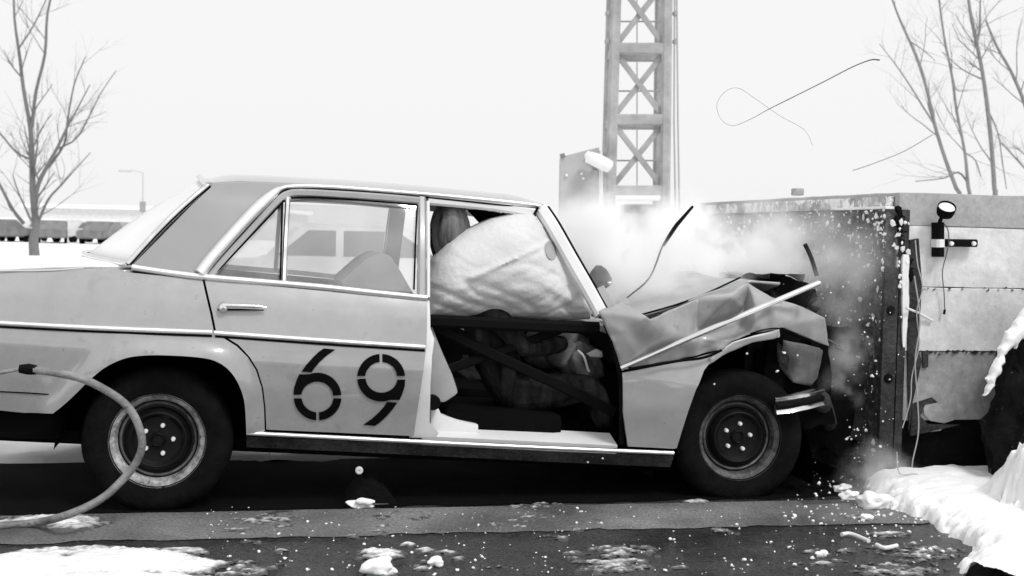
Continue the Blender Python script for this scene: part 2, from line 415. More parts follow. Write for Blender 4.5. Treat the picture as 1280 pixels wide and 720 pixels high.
for (i, j), h in H.items():
    if i < nx and j < ny and max(H[i, j], H[i + 1, j], H[i, j + 1], H[i + 1, j + 1]) > 0:
        q = []
        for a, b in ((i, j), (i + 1, j), (i + 1, j + 1), (i, j + 1)):
            if (a, b) not in idx:
                idx[a, b] = len(SV); SV.append((X0 + a * ST, Y0 + b * ST, max(-.006, H[a, b]) + .001))
            q.append(idx[a, b])
        SF.append(tuple(q))
tag(mesh('slush_snow', SV, SF, 'slush', None, 60), 'thin patches of melting snow lying on the wet asphalt lanes', 'snow', kind='stuff')
# strip of snow on the far side of the track
SV, SF = [], []; nx, ny = 150, 24
for j in range(ny + 1):
    for i in range(nx + 1):
        x = -6 + 9.2 * i / nx; y = 1.10 + .06 * noise.noise(Vector((x * 3, 0, 5))) + 2.6 * j / ny
        SV.append((x, y, (-.012 if j == 0 else .015) + .035 * noise.fractal(Vector((x * 1.8, y * 2.5, 2)), 1, 2, 4)))
for j in range(ny):
    for i in range(nx):
        a = j * (nx + 1) + i; SF.append((a, a + 1, a + nx + 2, a + nx + 1))
o = mesh('snow_verge', SV, SF, 'snow', None, 60); o['kind'] = 'structure'

# ================================================================== CRASHED CAR
car = thing('crashed_car', 'grey four-door saloon with number 69, front end crushed against barrier', 'car')
car.matrix_world = CARM
# ---- rear quarter
ARCH_R = [(308, 542), (307, 520), (305, 500), (299, 482), (290, 467), (278, 456), (262, 449), (240, 446), (215, 444.5), (190, 444), (165, 446), (148, 451), (132, 459), (120, 468), (108, 479), (95, 492), (80, 506), (66, 517)]
ARCH_R = [(p.x, p.y) for p in smooth_path([Vector((u, v, 0)) for u, v in ARCH_R], 3)]
arch_l = [(p.x, p.z) for p in (L_s(u, v) for u, v in ARCH_R)]
def ys_q(x, z):
    d = poly_dist((x, z), arch_l, False); t = max(0, 1 - d / .085)
    return ys(x, z) - .030 * t * t * (3 - 2 * t) + .004 * noise.noise(Vector((x * 3.5, 1, z * 4))) + .0015 * noise.noise(Vector((x * 11, 4, z * 9)))
Q = [(-150, 350), (-60, 346), (0, 342), (60, 339), (110, 337), (140, 338), (165, 341), (253, 350), (258, 372), (263, 393), (267, 413), (280, 423), (296, 433), (310, 447), (320, 463), (327, 485), (330, 510), (331, 541)] + ARCH_R + [(30, 516), (0, 513), (-60, 508), (-150, 500)]
panel('rear_fender', Q, 'paint', car, ys_q, 0, .02, .026)
panel('rear_fender', Q, 'paint', car, ys, 0, .02, .06, mirror=True)
# ---- rear door, skin, added dark backing
D = [(256, 350), (534, 376), (533, 432), (529, 465), (523, 505), (517, 545), (333, 537), (332, 510), (329, 485), (322, 462), (312, 446), (298, 431), (282, 421), (270, 413), (266, 393), (261, 372)]
def ys_d(x, z):
    d = poly_dist((x, z), arch_l, False); t = max(0, 1 - d / .085)
    return ys(x, z) - .026 * t * t * (3 - 2 * t) + .006 * max(0, 1 - abs(z - .70) / .03) + .003 * noise.noise(Vector((x * 3, 2, z * 3))) + .0012 * noise.noise(Vector((x * 9, 6, z * 9)))
door = panel('rear_door', D, 'paint', car, ys_d, -.001, .02, .026)
panel('rear_door', D, 'paint', car, ys, 0, .02, .06, mirror=True)
panel('inner_backing_panel', [(240, 352), (533, 378), (526, 440), (514, 544), (320, 540), (316, 470), (250, 400)], 'interior_dark', car, ys, .05, .02, .1)  # black backing added so the door shut lines stay dark
panel('inner_backing_panel', [(240, 352), (533, 378), (526, 440), (514, 544), (320, 540), (316, 470), (250, 400)], 'interior_dark', car, ys, .05, .02, .1, mirror=True)
# stencilled 69, two groups of paint pieces on the door
def arc(cx, cyy, rx, ry, a0, a1, n_=14):
    return [(cx + rx * math.cos(R(a0 + (a1 - a0) * i / n_)), cyy + ry * math.sin(R(a0 + (a1 - a0) * i / n_))) for i in range(n_ + 1)]
def six(fx):
    cx, cyy = 397, 496
    pcs = [[(377, 464.5), (383, 456), (391, 447), (399, 439.5), (405, 435.5), (419, 437), (409, 444), (400, 452), (393, 460), (389.5, 465.5)],
           [(367, 493.5), (367.6, 485), (370.5, 476), (374, 468), (386, 468)] + arc(cx, cyy - .5, 29.7, 29.5, -106, -3) + arc(cx - .5, cyy, 20, 19, -4, -172),
           arc(cx, cyy, 29.8, 29.5, 4, 86) + arc(cx, cyy, 20, 19.5, 85, 6),
           arc(cx, cyy, 29.8, 29.5, 93, 176) + arc(cx, cyy, 20, 19.5, 174, 95)]
    return [[fx(p) for p in q] for q in pcs]
for i, q in enumerate(six(lambda p: p)): panel('painted_digit', q, 'paint_black', door, ys_d, -.0065, .004, .012)['label'] = 'black stencil piece of the digit 6'
for i, q in enumerate(six(lambda p: (873.5 - p[0], 968 - p[1]))): panel('painted_digit', q, 'paint_black', door, ys_d, -.0065, .004, .012)['label'] = 'black stencil piece of the digit 9'
# door handle
hp = [L_s(u, v, -.03) for u, v in ((279, 382), (300, 382.5), (318, 383), (333, 384))]
tube('door_handle', hp, [.012, .011, .010, .004], 'chrome', door, 0, 10)
lathe_btn = lathe('handle_button', [(0, -.02), (.014, -.018), (.02, -.008), (.022, .012)], 'chrome', door, 20)
lathe_btn.location = L_s(279, 384, -.02)
tube('handle_recess', [L_s(u, v, -.003) for u, v in ((272, 387), (300, 387), (330, 387.5))], [.004, .004, .002], 'paint_black', door, 0, 6)
# ---- chrome mouldings
def px_path(pts, off): return [L_s(u, v, off) for u, v in pts]
half = [(-1, -.3), (1, -.3), (.9, .4), (.5, .8), (0, 1), (-.5, .8), (-.9, .4)]
def trim(name, pts, r, off=-.004, mat='trim_bright', parent=car, mirror=False, prof=half):
    P = smooth_path(px_path(pts, off), 4)
    if mirror: P = [Vector((p.x, WID - p.y, p.z)) for p in P]
    V, Fc = sweep(P, r, prof=prof, normal=(0, 1 if mirror else -1, 0)); return mesh(name, V, Fc, mat, parent, 50, fix=True)
trim('side_moulding', [(-150, 397), (-60, 401), (0, 404), (130, 410.5), (265, 415.5)], .011)
trim('side_moulding', [(268, 416), (400, 425.5), (531, 434)], .011)
trim('moulding_shadow_gap', [(-150, 401), (0, 408.5), (130, 415), (265, 420)], .005, -.001, 'paint_black')
trim('moulding_shadow_gap', [(269, 420.5), (400, 430), (531, 438.5)], .005, -.001, 'paint_black')
BELT = [(165, 334), (205, 340), (253, 346), (330, 352.5), (400, 358.5), (470, 366), (534, 372.5)]
for mi in (False, True): trim('belt_moulding', BELT, .0135, -.006, mirror=mi)
trim('body_seam', [(-150, 484), (0, 489.5), (84, 494.5)], .003, .0, 'paint_black')
trim('body_seam', [(-150, 341), (0, 339), (60, 338), (105, 335)], .004, -.004, 'chrome')
# ---- greenhouse side: C pillar, door frame, glass, drip rail
CP = [(150, 333), (166, 331), (200, 297), (240, 256), (264, 234), (266, 229), (300, 226), (335, 229), (362, 232), (346, 239), (310, 272), (270, 316), (248, 343), (200, 337)]
for mi in (False, True): panel('rear_pillar', CP, 'paint_roof', car, ys, .004, .03, .05, mirror=mi)
DRIP = [(250, 342), (262, 326), (290, 294), (320, 262), (342, 242), (352, 235.5), (366, 233), (400, 233), (450, 236), (530, 242.5), (600, 249), (650, 254), (676, 257.5)]
for mi in (False, True):
    P = smooth_path(px_path(DRIP, -.012), 4)
    if mi: P = [Vector((p.x, WID - p.y, p.z)) for p in P]
    wd = [.026 if i < 14 else max(.009, .026 - .0022 * (i - 13)) for i in range(len(P))]
    V, Fc = sweep(P, wd, prof=half, normal=(0, 1 if mi else -1, 0)); mesh('drip_rail', V, Fc, 'trim_bright', car, 50, fix=True)
FR = [(263, 346), (280, 325), (310, 292), (335, 264), (350, 249), (360, 243), (375, 241), (420, 243), (480, 247), (524, 251)]
for mi in (False, True):
    P = smooth_path(px_path(FR, .012), 3)
    Pv = smooth_path(px_path([(527, 248), (527.5, 300), (527, 372)], .012), 3)
    Pq = smooth_path(px_path([(360, 247), (357, 300), (355, 352)], .012), 3)
    Ph = smooth_path(px_path([(535, 250), (570, 253), (620, 258), (668, 266)], .03), 3)
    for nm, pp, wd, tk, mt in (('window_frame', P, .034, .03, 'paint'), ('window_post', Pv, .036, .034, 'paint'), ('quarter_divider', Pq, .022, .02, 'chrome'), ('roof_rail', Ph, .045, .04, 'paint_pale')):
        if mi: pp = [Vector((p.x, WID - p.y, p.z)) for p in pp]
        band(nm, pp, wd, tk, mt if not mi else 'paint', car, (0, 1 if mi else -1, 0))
    trimseal = [(535, 252), (535.5, 300), (535.5, 372)]
    if not mi: trim('window_post_edge', trimseal, .008, .0, 'paint_pale')
for seal in ([(268, 343), (355.5, 250.5)], [(353, 254), (350.5, 349)], [(364, 247.5), (390, 246.5), (450, 250), (521, 256)], [(521.5, 257), (519.5, 300), (517.5, 362)], [(259, 342), (290, 307), (346, 246.5), (366, 236), (400, 236), (530, 246.5), (672, 261)]):
    trim('window_seal', seal, .0042, .002, 'paint_black')
G1 = [(266, 345), (356, 249), (354, 351)]; G2 = [(361, 248), (522, 254), (521, 366), (357, 352)]
for mi in (False, True):
    for gp in (G1, G2): panel('window_pane', gp, 'glass', car, ys, .022, .004, .15, mirror=mi)
# ---- roof: lofted between drip rails
dl = sorted([(p.x, p.z, p.y) for p in (L_s(u, v, .0) for u, v in ((258, 228.5), (266, 229), (300, 227.5), (340, 229), (380, 231), (450, 234.5), (530, 241), (600, 247.5), (650, 252.5), (680, 256)))])
def lerp_tab(tab, x, k):
    if x <= tab[0][0]: return tab[0][k]
    for a, b in zip(tab, tab[1:]):
        if x <= b[0]: t = (x - a[0]) / (b[0] - a[0]); return a[k] + (b[k] - a[k]) * t
    return tab[-1][k]
RX0, RX1 = dl[0][0], dl[-1][0]; NXR, NYR = 44, 40; RV, RF = [], []
for i in range(NXR + 1):
    s = i / NXR
    for j in range(NYR + 1):
        t = j / NYR; q = 2 * t - 1
        c = 1 - q * q
        x = RX0 + (RX1 - RX0) * s - (1 - s) ** 3 * .06 * c + s ** 3 * .05 * c
        zz = lerp_tab(dl, RX0 + (RX1 - RX0) * s, 1); yy = lerp_tab(dl, RX0 + (RX1 - RX0) * s, 2)
        endf = min(1, (s + .0) / .12) ; endf = 1 - (1 - endf) ** 2; e2 = min(1, (1 - s) / .10); e2 = .35 + .65 * (1 - (1 - e2) ** 2)
        crown = .052 * (1 - abs(q) ** 2.6) * (.45 + .55 * endf) * e2
        RV.append((x, yy + (WID - 2 * yy) * t, zz + crown))
for i in range(NXR):
    for j in range(NYR):
        a = i * (NYR + 1) + j; RF.append((a, a + NYR + 1, a + NYR + 2, a + 1))
ro = mesh('roof', RV, RF, 'paint_roof', car, 60, fix=True); md = ro.modifiers.new('s', 'SOLIDIFY'); md.thickness = .03; md.offset = -1
if ro.data.polygons[len(ro.data.polygons) // 2].normal.z < 0: ro.data.flip_normals()
# ---- rear window and boot
def rw_pt(s, t):     # s across 0..1, t bottom..top
    q = 2 * s - 1; c = 1 - q * q
    bot = L_s(163, 332, .02); top = L_s(263, 234, .03)
    b = Vector((bot.x - .26 * c, bot.y + (WID - 2 * bot.y) * s, bot.z + .012 * c)); tp = Vector((top.x - .06 * c, top.y + (WID - 2 * top.y) * s, top.z + .055 * c))
    p = b.lerp(tp, t); p.z += .02 * math.sin(math.pi * t); return p
GV2 = [rw_pt(i / 24, j / 8) for j in range(9) for i in range(25)]
GF2 = [(j * 25 + i, j * 25 + i + 1, (j + 1) * 25 + i + 1, (j + 1) * 25 + i) for j in range(8) for i in range(24)]
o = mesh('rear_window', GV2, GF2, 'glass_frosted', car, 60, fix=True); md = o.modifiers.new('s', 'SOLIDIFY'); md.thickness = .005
rim = [rw_pt(i / 30, 0) for i in range(31)] + [rw_pt(1, j / 6) for j in range(1, 6)] + [rw_pt(1 - i / 30, 1) for i in range(31)] + [rw_pt(0, 1 - j / 6) for j in range(1, 6)]
rim = [p + Vector((-.012, -.008 if p.y < .83 else .008, .006)) for p in rim] ; rim.append(rim[0])
tube('rear_window_trim', rim, .012, 'chrome', rimp := o, 0, 8)
tube('rear_window_seal', [p + Vector((.008, 0, -.003)) for p in rim], .007, 'rubber', o, 0, 8)
bt = L_s(110, 337); bb = L_s(-150, 350)
BV, BF = [], []
for i in range(25):
    s = i / 24
    for j in range(25):
        t = j / 24; q = 2 * t - 1; c = 1 - q ** 4
        xr = L_s(165, 336).x + .0; x = xr + (bb.x - xr) * s - .0 * c
        z = (L_s(165, 338).z * (1 - s) + (bb.z) * s) + .030 * c * (1 - .3 * s) + .012 * math.sin(math.pi * s)
        yb = ys(0, z) + .005; BV.append((x, yb + (WID - 2 * yb) * t, z))
for i in range(24):
    for j in range(24): a = i * 25 + j; BF.append((a, a + 25, a + 26, a + 1))
bl = mesh('boot_lid', BV, BF, 'paint', car, 60, fix=True); md = bl.modifiers.new('s', 'SOLIDIFY'); md.thickness = .015
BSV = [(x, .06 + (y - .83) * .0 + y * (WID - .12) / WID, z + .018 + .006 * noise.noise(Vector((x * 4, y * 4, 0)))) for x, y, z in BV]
bs_o = mesh('boot_sheen', [CARM @ Vector(v) for v in BSV], BF, 'snow', None, 60, fix=True); tag(bs_o, 'thin white layer added as the bright sheen of the boot lid', 'snow', kind='stuff')
md = bs_o.modifiers.new('s', 'SOLIDIFY'); md.thickness = .012  # white layer added for the highlight along the boot lid
tail = [L_s(-150, 350), L_s(-150, 500)]
box('tail_panel', (tail[0].x - .03, .0, tail[1].z), (tail[0].x + .01, WID, tail[0].z + .02), 'paint', car, .012)
for yy in (.06, WID - .34): box('tail_light', (tail[0].x - .06, yy, .58), (tail[0].x - .02, yy + .28, .78), 'steel_dark', car, .012)
box('rear_bumper', (tail[0].x - .16, -.04, .42), (tail[0].x - .05, WID + .04, .53), 'chrome_dull', car, .03)
# ---- sill, rocker, pillars
trim('sill_moulding', [(308, 541.5), (420, 547), (560, 554), (700, 560.5), (842, 566.5)], .010, -.012)
panel('rocker_panel', [(308, 546), (420, 551), (560, 558), (700, 565), (842, 571), (838, 584), (700, 578), (560, 571), (420, 564), (308, 559)], 'steel_dark', car, ys, .0, .03, .05)
sx0, sx1 = L_y(528, 545, .03), L_y(772, 557, .03)
def prism(name, quad_outer, quad_inner, mat, parent):
    V = list(quad_outer) + list(quad_inner); n_ = len(quad_outer)
    Fc = [tuple(range(n_)), tuple(range(n_, 2 * n_))[::-1]] + [(i, (i + 1) % n_, n_ + (i + 1) % n_, n_ + i) for i in range(n_)]
    return mesh(name, V, Fc, mat, parent, None, fix=True)
zs = .035
prism('door_sill', [Vector((sx0.x, .03, sx0.z)), Vector((sx1.x, .03, sx1.z)), Vector((sx1.x, .05, sx1.z - .05)), Vector((sx0.x, .05, sx0.z - .05))],
      [Vector((sx0.x, .20, sx0.z + zs)), Vector((sx1.x, .17, sx1.z + zs)), Vector((sx1.x, .17, sx1.z - .06)), Vector((sx0.x, .20, sx0.z - .06))], 'paint_pale', car)
extrude_px('sill_end', [(538, 512), (548, 510), (552, 519), (574, 526), (598, 531), (598, 541), (538, 541)], .10, .19, 'paint_pale', car, .006)
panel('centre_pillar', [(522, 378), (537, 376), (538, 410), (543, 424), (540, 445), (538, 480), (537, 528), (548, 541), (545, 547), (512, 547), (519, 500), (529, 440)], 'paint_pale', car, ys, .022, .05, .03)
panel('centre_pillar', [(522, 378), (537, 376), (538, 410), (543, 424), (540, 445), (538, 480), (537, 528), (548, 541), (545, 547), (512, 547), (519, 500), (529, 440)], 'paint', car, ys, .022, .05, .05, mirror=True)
bpz = [L_s(u, v, .035) for u, v in ((531, 250), (531, 373))]
band('centre_post', [Vector((p.x + .01, WID - p.y - .01, p.z)) for p in bpz], .085, .05, 'paint_roof', car, (0, 1, 0))
AP = [(676, 262), (690, 283), (712, 322), (735, 362), (752, 393)]
for mi in (False, True):
    P = [L_s(u, v, .03) for u, v in AP]; P2 = [L_s(u + 9, v - 3, .05) for u, v in AP]
    if mi: P = [Vector((p.x, WID - p.y, p.z)) for p in P]; P2 = [Vector((p.x, WID - p.y, p.z)) for p in P2]
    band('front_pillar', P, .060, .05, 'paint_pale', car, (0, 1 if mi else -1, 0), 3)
    tube('windscreen_seal', P2, .008, 'rubber', car, 3, 8)
    P3 = [p + Vector((.022, 0, .0)) for p in P2[3:]]; band('windscreen_trim', P3, .04, .02, 'paint', car, (0, 1 if mi else -1, 0), 3)
trim('pillar_joint', [(673, 258), (668, 268)], .006, .0, 'paint_black')
# ---- underbody, wheelhouses, floor, firewall
box('underbody', (-1.0, .14, .24), (2.75, WID - .14, .30), 'underbody', car, .02)
def wheelhouse(cx, r, y0, y1):
    V, Fc = [], []; N = 20
    for i in range(N + 1):
        a = math.pi * i / N
        V += [(cx + r * math.cos(a), y0, .24 + r * 1.02 * math.sin(a)), (cx + r * math.cos(a), y1, .24 + r * 1.02 * math.sin(a))]
    for i in range(N): Fc.append((2 * i, 2 * i + 2, 2 * i + 3, 2 * i + 1))
    Fc.append(tuple(range(1, 2 * N + 3, 2)))
    return mesh('wheelhouse', V, Fc, 'underbody', car, 60)
for y0, y1 in ((.0, .42), (WID, WID - .42)): wheelhouse(0.02, .44, y0, y1)
box('luggage_floor', (-1.08, .05, .40), (-.42, WID - .05, .46), 'underbody', car)
box('rear_skirt', (-1.08, .06, .26), (-.40, WID - .06, .42), 'underbody', car, .04)
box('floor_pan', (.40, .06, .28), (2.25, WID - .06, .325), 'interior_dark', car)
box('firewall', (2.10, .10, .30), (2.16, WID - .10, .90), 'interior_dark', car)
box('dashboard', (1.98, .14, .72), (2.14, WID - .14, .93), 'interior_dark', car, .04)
box('parcel_shelf', (-.20, .12, .86), (.22, WID - .12, .89), 'fabric_grey', car)
box('rear_seat', (.46, .12, .36), (.86, WID - .12, .56), 'fabric_grey', car, .06)
box('rear_seat_back', (.24, .46, .44), (.40, WID - .46, .90), 'fabric_grey', car, .06)
box('inner_backing_panel', (.40, WID - .10, .32), (2.1, WID - .06, .88), 'interior_dark', car)
# near front seat, reclined, and far seat
SEAT = [(574, 492), (566, 468), (552, 437), (541, 408), (520, 372), (497, 332), (489, 320), (474, 315), (456, 324), (424, 352), (452, 385), (500, 440), (532, 500), (556, 504)]
extrude_px('front_seat_back', SEAT, .13, .62, 'seat_vinyl', car, .02)
box('front_seat_cushion', (1.22, .14, .34), (1.78, .64, .48), 'interior_dark', car, .05)
box('front_seat_cushion', (1.22, WID - .64, .34), (1.78, WID - .14, .48), 'interior_dark', car, .05)
box('front_seat_back', (1.0, WID - .62, .45), (1.15, WID - .14, .98), 'seat_vinyl', car, .05)
# seat belt strap and recliner knob
kn = lathe('seat_knob', [(0, -.03), (.03, -.03), (.034, -.01), (.034, .02)], 'black_bar', car, 20); kn.location = L_y(541, 503, .06)
# dark side-impact bracing across the missing front door
def bar(name, pts, y, r, mat='interior_dark'): return tube(name, [L_y(u, v, y) for u, v in pts], r, mat, car, 0, 10)
band('door_beam', [L_y(u, v, .12) for u, v in ((537, 401), (600, 404), (680, 408), (748, 410))], .055, .05, 'black_bar', car)
band('door_brace', [L_y(u, v, .16) for u, v in ((545, 408), (620, 445), (700, 482), (768, 515))], .05, .03, 'black_bar', car)
band('door_brace', [L_y(u, v, .18) for u, v in ((700, 412), (630, 438), (560, 462))], .04, .03, 'black_bar', car)
trim('door_opening_seal', [(757, 405), (765, 425), (773, 455), (777, 490), (777, 555)], .012, .03, 'rubber')
# ---- airbag
AB = [(541, 398), (537, 380), (537, 352), (548, 326), (566, 305), (590, 288), (622, 273), (650, 266), (674, 264), (700, 300), (728, 346), (752, 385), (748, 402), (700, 404), (620, 400)]
ab = [(p.x, p.z) for p in (L_y(u, v, .12) for u, v in AB)]
P, T = tri_fill(ab, .0115)
def ab_y(x, z):
    d = poly_dist((x, z), ab); h = min(1, d / .26); h = math.sqrt(max(0, 1 - (1 - h) ** 2))
    a = Vector((x * 1.0 + z * .9, z * 1.0 - x * .35, 0))
    low = max(0, min(1, (ab_zb + .20 - z) / .2))
    s = noise.noise(Vector((a.x * 2.2, a.y * 17, 1.3))) * (.004 + .010 * low) + noise.noise(Vector((a.x * 5, a.y * 30, 4))) * .003
    crease = -.010 * math.exp(-((z - (ab_zb + .20 + .55 * (x - 1.3))) / .012) ** 2) * (1 if 1.28 < x < 1.48 else 0)
    wx = x + .12 * noise.noise(Vector((x * 3, z * 3, 7))) + .05 * noise.noise(Vector((x * 8, z * 8, 2)))
    b_ = Vector((wx * 2.2 + z * 1.0, z * 9 + wx * 3.0, 5)); rid = (1 - abs(noise.noise(b_))) ** 5; b2 = Vector((wx * 7 - z * 5, z * 20 - wx * 4, 9)); rid2 = (1 - abs(noise.noise(b2))) ** 4
    s += (.042 * rid + .016 * rid2) * (.12 + 1.0 * low + .25 * max(0, min(1, (x - 1.45) / .3)))
    for (zx, dz_) in ((.20, 1.28), (.30, 1.48)):
        crease += -.008 * math.exp(-((z - (ab_zb + zx + .5 * (x - dz_))) / .010) ** 2) * (1 if dz_ - .02 < x < dz_ + .17 else 0)
    return .27 - .20 * h + s * (.4 + .6 * h) + crease
ab_zb = min(p[1] for p in ab)
abo = slab('airbag', P, T, ab_y, lambda x, z: .10 + .55 * min(1, poly_dist((x, z), ab) / .25), 'airbag', car, 60)
pc = [L_y(692 + 9 * math.cos(a), 313 + 12 * math.sin(a), .1) for a in [2 * math.pi * k / 16 for k in range(16)]]
P2, T2 = tri_fill([(p.x, p.z) for p in pc], .02)
slab('airbag_vent_patch', P2, T2, lambda x, z: ab_y(x, z) - .006, .003, 'airbag_patch', abo, 60)
# crumpled hanging lining behind the opening
facets('torn_headlining', [L_y(585, 262, .35), L_y(640, 268, .30), L_y(670, 270, .3), L_y(655, 283, .45), L_y(610, 290, .5), L_y(597, 275, .45)], [(0, 1, 5), (1, 4, 5), (1, 3, 4), (1, 2, 3)], 'interior_dark', car, 3, .02, 12)
# crumpled pale lumps in the dark footwell (lower bag and torn trim)
for (u, v, y, ru, rv, sd_) in ((700, 438, .55, .17, .10, 5), (728, 458, .45, .08, .10, 8), (612, 462, .5, .12, .05, 9), (655, 476, .5, .08, .04, 11), (612, 420, .5, .07, .04, 13)):
    c = L_y(u, v, y); V_, F_ = blob((c.x, c.y, c.z), (ru, .12, rv), random.Random(sd_), .45, 3)
    mesh('crumpled_lining', V_, F_, 'fabric_grey', car, 60)
facets('trim_scrap', [L_y(568, 408, .3), L_y(603, 410, .3), L_y(592, 414, .32), L_y(580, 413, .3)], [(0, 1, 2, 3)], 'white', car, 2, .003)
facets('trim_scrap', [L_y(733, 442, .30), L_y(745, 436, .30), L_y(757, 441, .31), L_y(752, 447, .3), L_y(738, 446, .3)], [(0, 1, 2, 3, 4)], 'paint_pale', car, 2, .004)
tube('trim_strip', [L_y(722, 438, .3), L_y(730, 446, .3), L_y(735, 462, .3), L_y(737, 464, .3)], .006, 'white', car, 3, 8)

# ---- wheels
def wheel(px, y, r, zc, cx, steer=0.0, rimmat='rim_dirty'):
    # tyre profile with rounded shoulders and tread grooves
    T_ = [(.192, .020), (.197, .008), (.215, .000), (.245, -.006), (.275, -.004), (.292, .006), (.303, .020), (r - .003, .034), (r, .05), (r - .008, .052), (r - .008, .060), (r, .062),
          (r, .085), (r - .008, .087), (r - .008, .095), (r, .097), (r, .125), (r - .004, .142), (.303, .156), (.290, .17), (.245, .182), (.2, .172), (.19, .15)]
    root = lathe('wheel', [(.0, .045), (.03, .045), (.034, .052), (.06, .056), (.095, .050), (.108, .036), (.120, .036), (.130, .048), (.138, .072), (.160, .076), (.170, .066)], 'rim_black', car, 64)
    root.location = (cx, y, zc); root.rotation_euler = (0, random.random() * .7, steer)
    ty = lathe('tyre', T_, 'rubber', root, 96)
    for v in ty.data.vertices:                       # flattened where it stands on the road
        pass
    lathe('rim', [(.166, .070), (.171, .052), (.175, .034), (.184, .026), (.194, .016), (.1985, .006), (.2005, .010), (.199, .022), (.19, .03)], rimmat, root, 64)
    lathe('hub', [(0, .060), (.018, .058), (.022, .040), (.026, .036), (.030, .040), (.031, .06)], 'rim_black', root, 24)
    lathe('rim_ring', [(.147, .0745), (.150, .068), (.155, .066), (.160, .070), (.162, .077)], 'rim_polished', root, 64)
    lathe('rim_ring', [(.108, .038), (.110, .033), (.114, .031), (.119, .033), (.121, .039)], 'rim_black', root, 64)
    for k in range(5):
        a = 2 * math.pi * k / 5 + .3
        b = lathe('lug_bolt', [(0, .034), (.007, .035), (.0095, .040), (.010, .056)], 'white', root, 12); b.location = (.062 * math.cos(a), 0, .062 * math.sin(a))
    return root, ty
cr = L_y(197, 551, .02)
wr, tyr = wheel(None, .005, .312, cr.z, cr.x)
cf = L_y(925, 547.5, .02)
wf, tyf = wheel(None, .01, .312, cf.z, cf.x, R(-3), 'rim_dark')
for yy, c in ((WID - .0, cr), (WID - .02, cf)):
    w2, t2 = wheel(None, yy, .312, c.z, c.x); w2.rotation_euler = (0, 0, math.pi)
tube('rear_axle', [(cr.x, .15, cr.z), (cr.x, WID - .15, cr.z)], .045, 'underbody', car)
tube('front_axle', [(cf.x, .15, cf.z), (cf.x, WID - .15, cf.z)], .04, 'underbody', car)

# ---- crushed front fender
def fv(u, v, y): return L_y(u, v, y)
VT = dict(A=(748, 390, .0), B=(775, 377, .05), C=(813, 399, -.17), D=(873, 373, .09), E=(934, 353, .11), J=(764, 422, -.05), Fq=(777, 462, -.05),
          K=(858, 425, -.045), L=(869, 412, .035), M=(915, 371, -.17), N=(930, 388, .07), O=(924, 408, .02), P=(915, 426, -.05), S=(905, 436, -.055),
          E2=(962, 371, .02), E3=(1003, 384, .02), E4=(1030, 397, .08), E5=(1036, 433, .14), Q=(978, 409, -.075), T=(940, 417, -.07), U=(946, 382, -.05), W=(965, 384, -.09),
          X=(850, 449, -.02), Y=(800, 458, -.035))
vk = list(VT); ix = {k: i for i, k in enumerate(vk)}
FF = ['A B C', 'A C J', 'J C Fq', 'C K Fq', 'C D K', 'D L K', 'D E M', 'D M L', 'L M N', 'L N O', 'K L O', 'K O P', 'K P S X', 'Fq K X Y', 'M E N', 'E U N', 'N U O', 'O U T', 'O T P',
      'E E2 U', 'U E2 W', 'U W T', 'W Q T', 'W E2 E3', 'W E3 Q', 'E3 E4 Q', 'E4 E5 Q']
fend = facets('front_fender', [fv(*VT[k]) for k in vk], [tuple(ix[k] for k in f.split()) for f in FF], 'paint_buckled', car, 15, .008, 10, .005, 45, 4, .026)
ARCH_F = [(846, 560), (852, 540), (860, 515), (870, 487), (880, 463), (890, 450), (905, 440)]
panel('front_fender', [(778, 466), (800, 462), (850, 452), (900, 439)] + ARCH_F[::-1][1:] + [(843, 561), (785, 558), (779, 515)], 'paint', car, lambda x, z: ys(x, z) + .012 * noise.noise(Vector((x * 7, 0, z * 6))), .0, .012, .03)
# torn lip of the wheel arch and curled nose
facets('arch_lip', [fv(900, 440, -.05), fv(915, 428, -.065), fv(942, 420, -.085), fv(974, 412, -.085), fv(974, 421, -.07), fv(968, 423, -.05), fv(940, 428, -.05), fv(910, 440, -.03), fv(886, 455, -.03), fv(888, 448, -.06)],
       [(0, 1, 7), (1, 2, 6, 7), (2, 3, 4, 5), (2, 5, 6), (0, 7, 8, 9)], 'paint_pale', fend, 3, .006, 14)
facets('headlight_bucket', [fv(978, 424, .0), fv(1034, 437, .14), fv(1021, 484, .16), fv(992, 478, .06), fv(974, 460, .12), fv(1000, 452, .05)], [(0, 1, 5), (1, 2, 5), (2, 3, 5), (3, 4, 5), (4, 0, 5)], 'steel_grey', car, 6, .02, 9, .006, 50, 3)
facets('arch_scrap', [fv(972, 428, .02), fv(988, 440, .05), fv(984, 462, .08), fv(972, 452, .05)], [(0, 1, 2, 3)], 'steel_dark', fend, 3, .02, 14)
cs = [fv(776, 460.5, -.075), fv(850, 428, -.10), fv(930, 393.5, -.12), fv(1024, 353.5, -.10)]
V, Fc = sweep(smooth_path(cs, 5), .0125, prof=half, normal=(0, -1, 0)); mesh('loose_moulding', V, Fc, 'chrome', car, 50, fix=True)
trim('crease_gap', [(786, 461), (820, 456), (850, 451), (880, 447), (902, 438)], .006, -.03, 'paint_black')
for q_ in ([(938, 417, -.09), (956, 412, -.09), (976, 411, -.095), (1005, 422, -.03), (1034, 435, .09)],):
    tube('crease_gap', [fv(*k) for k in q_], .0035, 'paint_black', car, 4, 6)
rr_ = random.Random(77)
for k in range(16):          # torn shards of sheet metal and trim round the crushed nose
    u, v = rr_.uniform(948, 1030), rr_.uniform(338, 385); y = rr_.uniform(.25, .6); c = fv(u, v, y); q_ = [c + Vector((rr_.gauss(0, .05), rr_.gauss(0, .03), rr_.gauss(0, .04))) for _ in range(4)]
    facets('torn_sheet', q_, [(0, 1, 2), (0, 2, 3)], rr_.choice(['steel_dark', 'interior_dark', 'interior_dark', 'interior_dark']), car, 3, .02, 14, .004, 20)
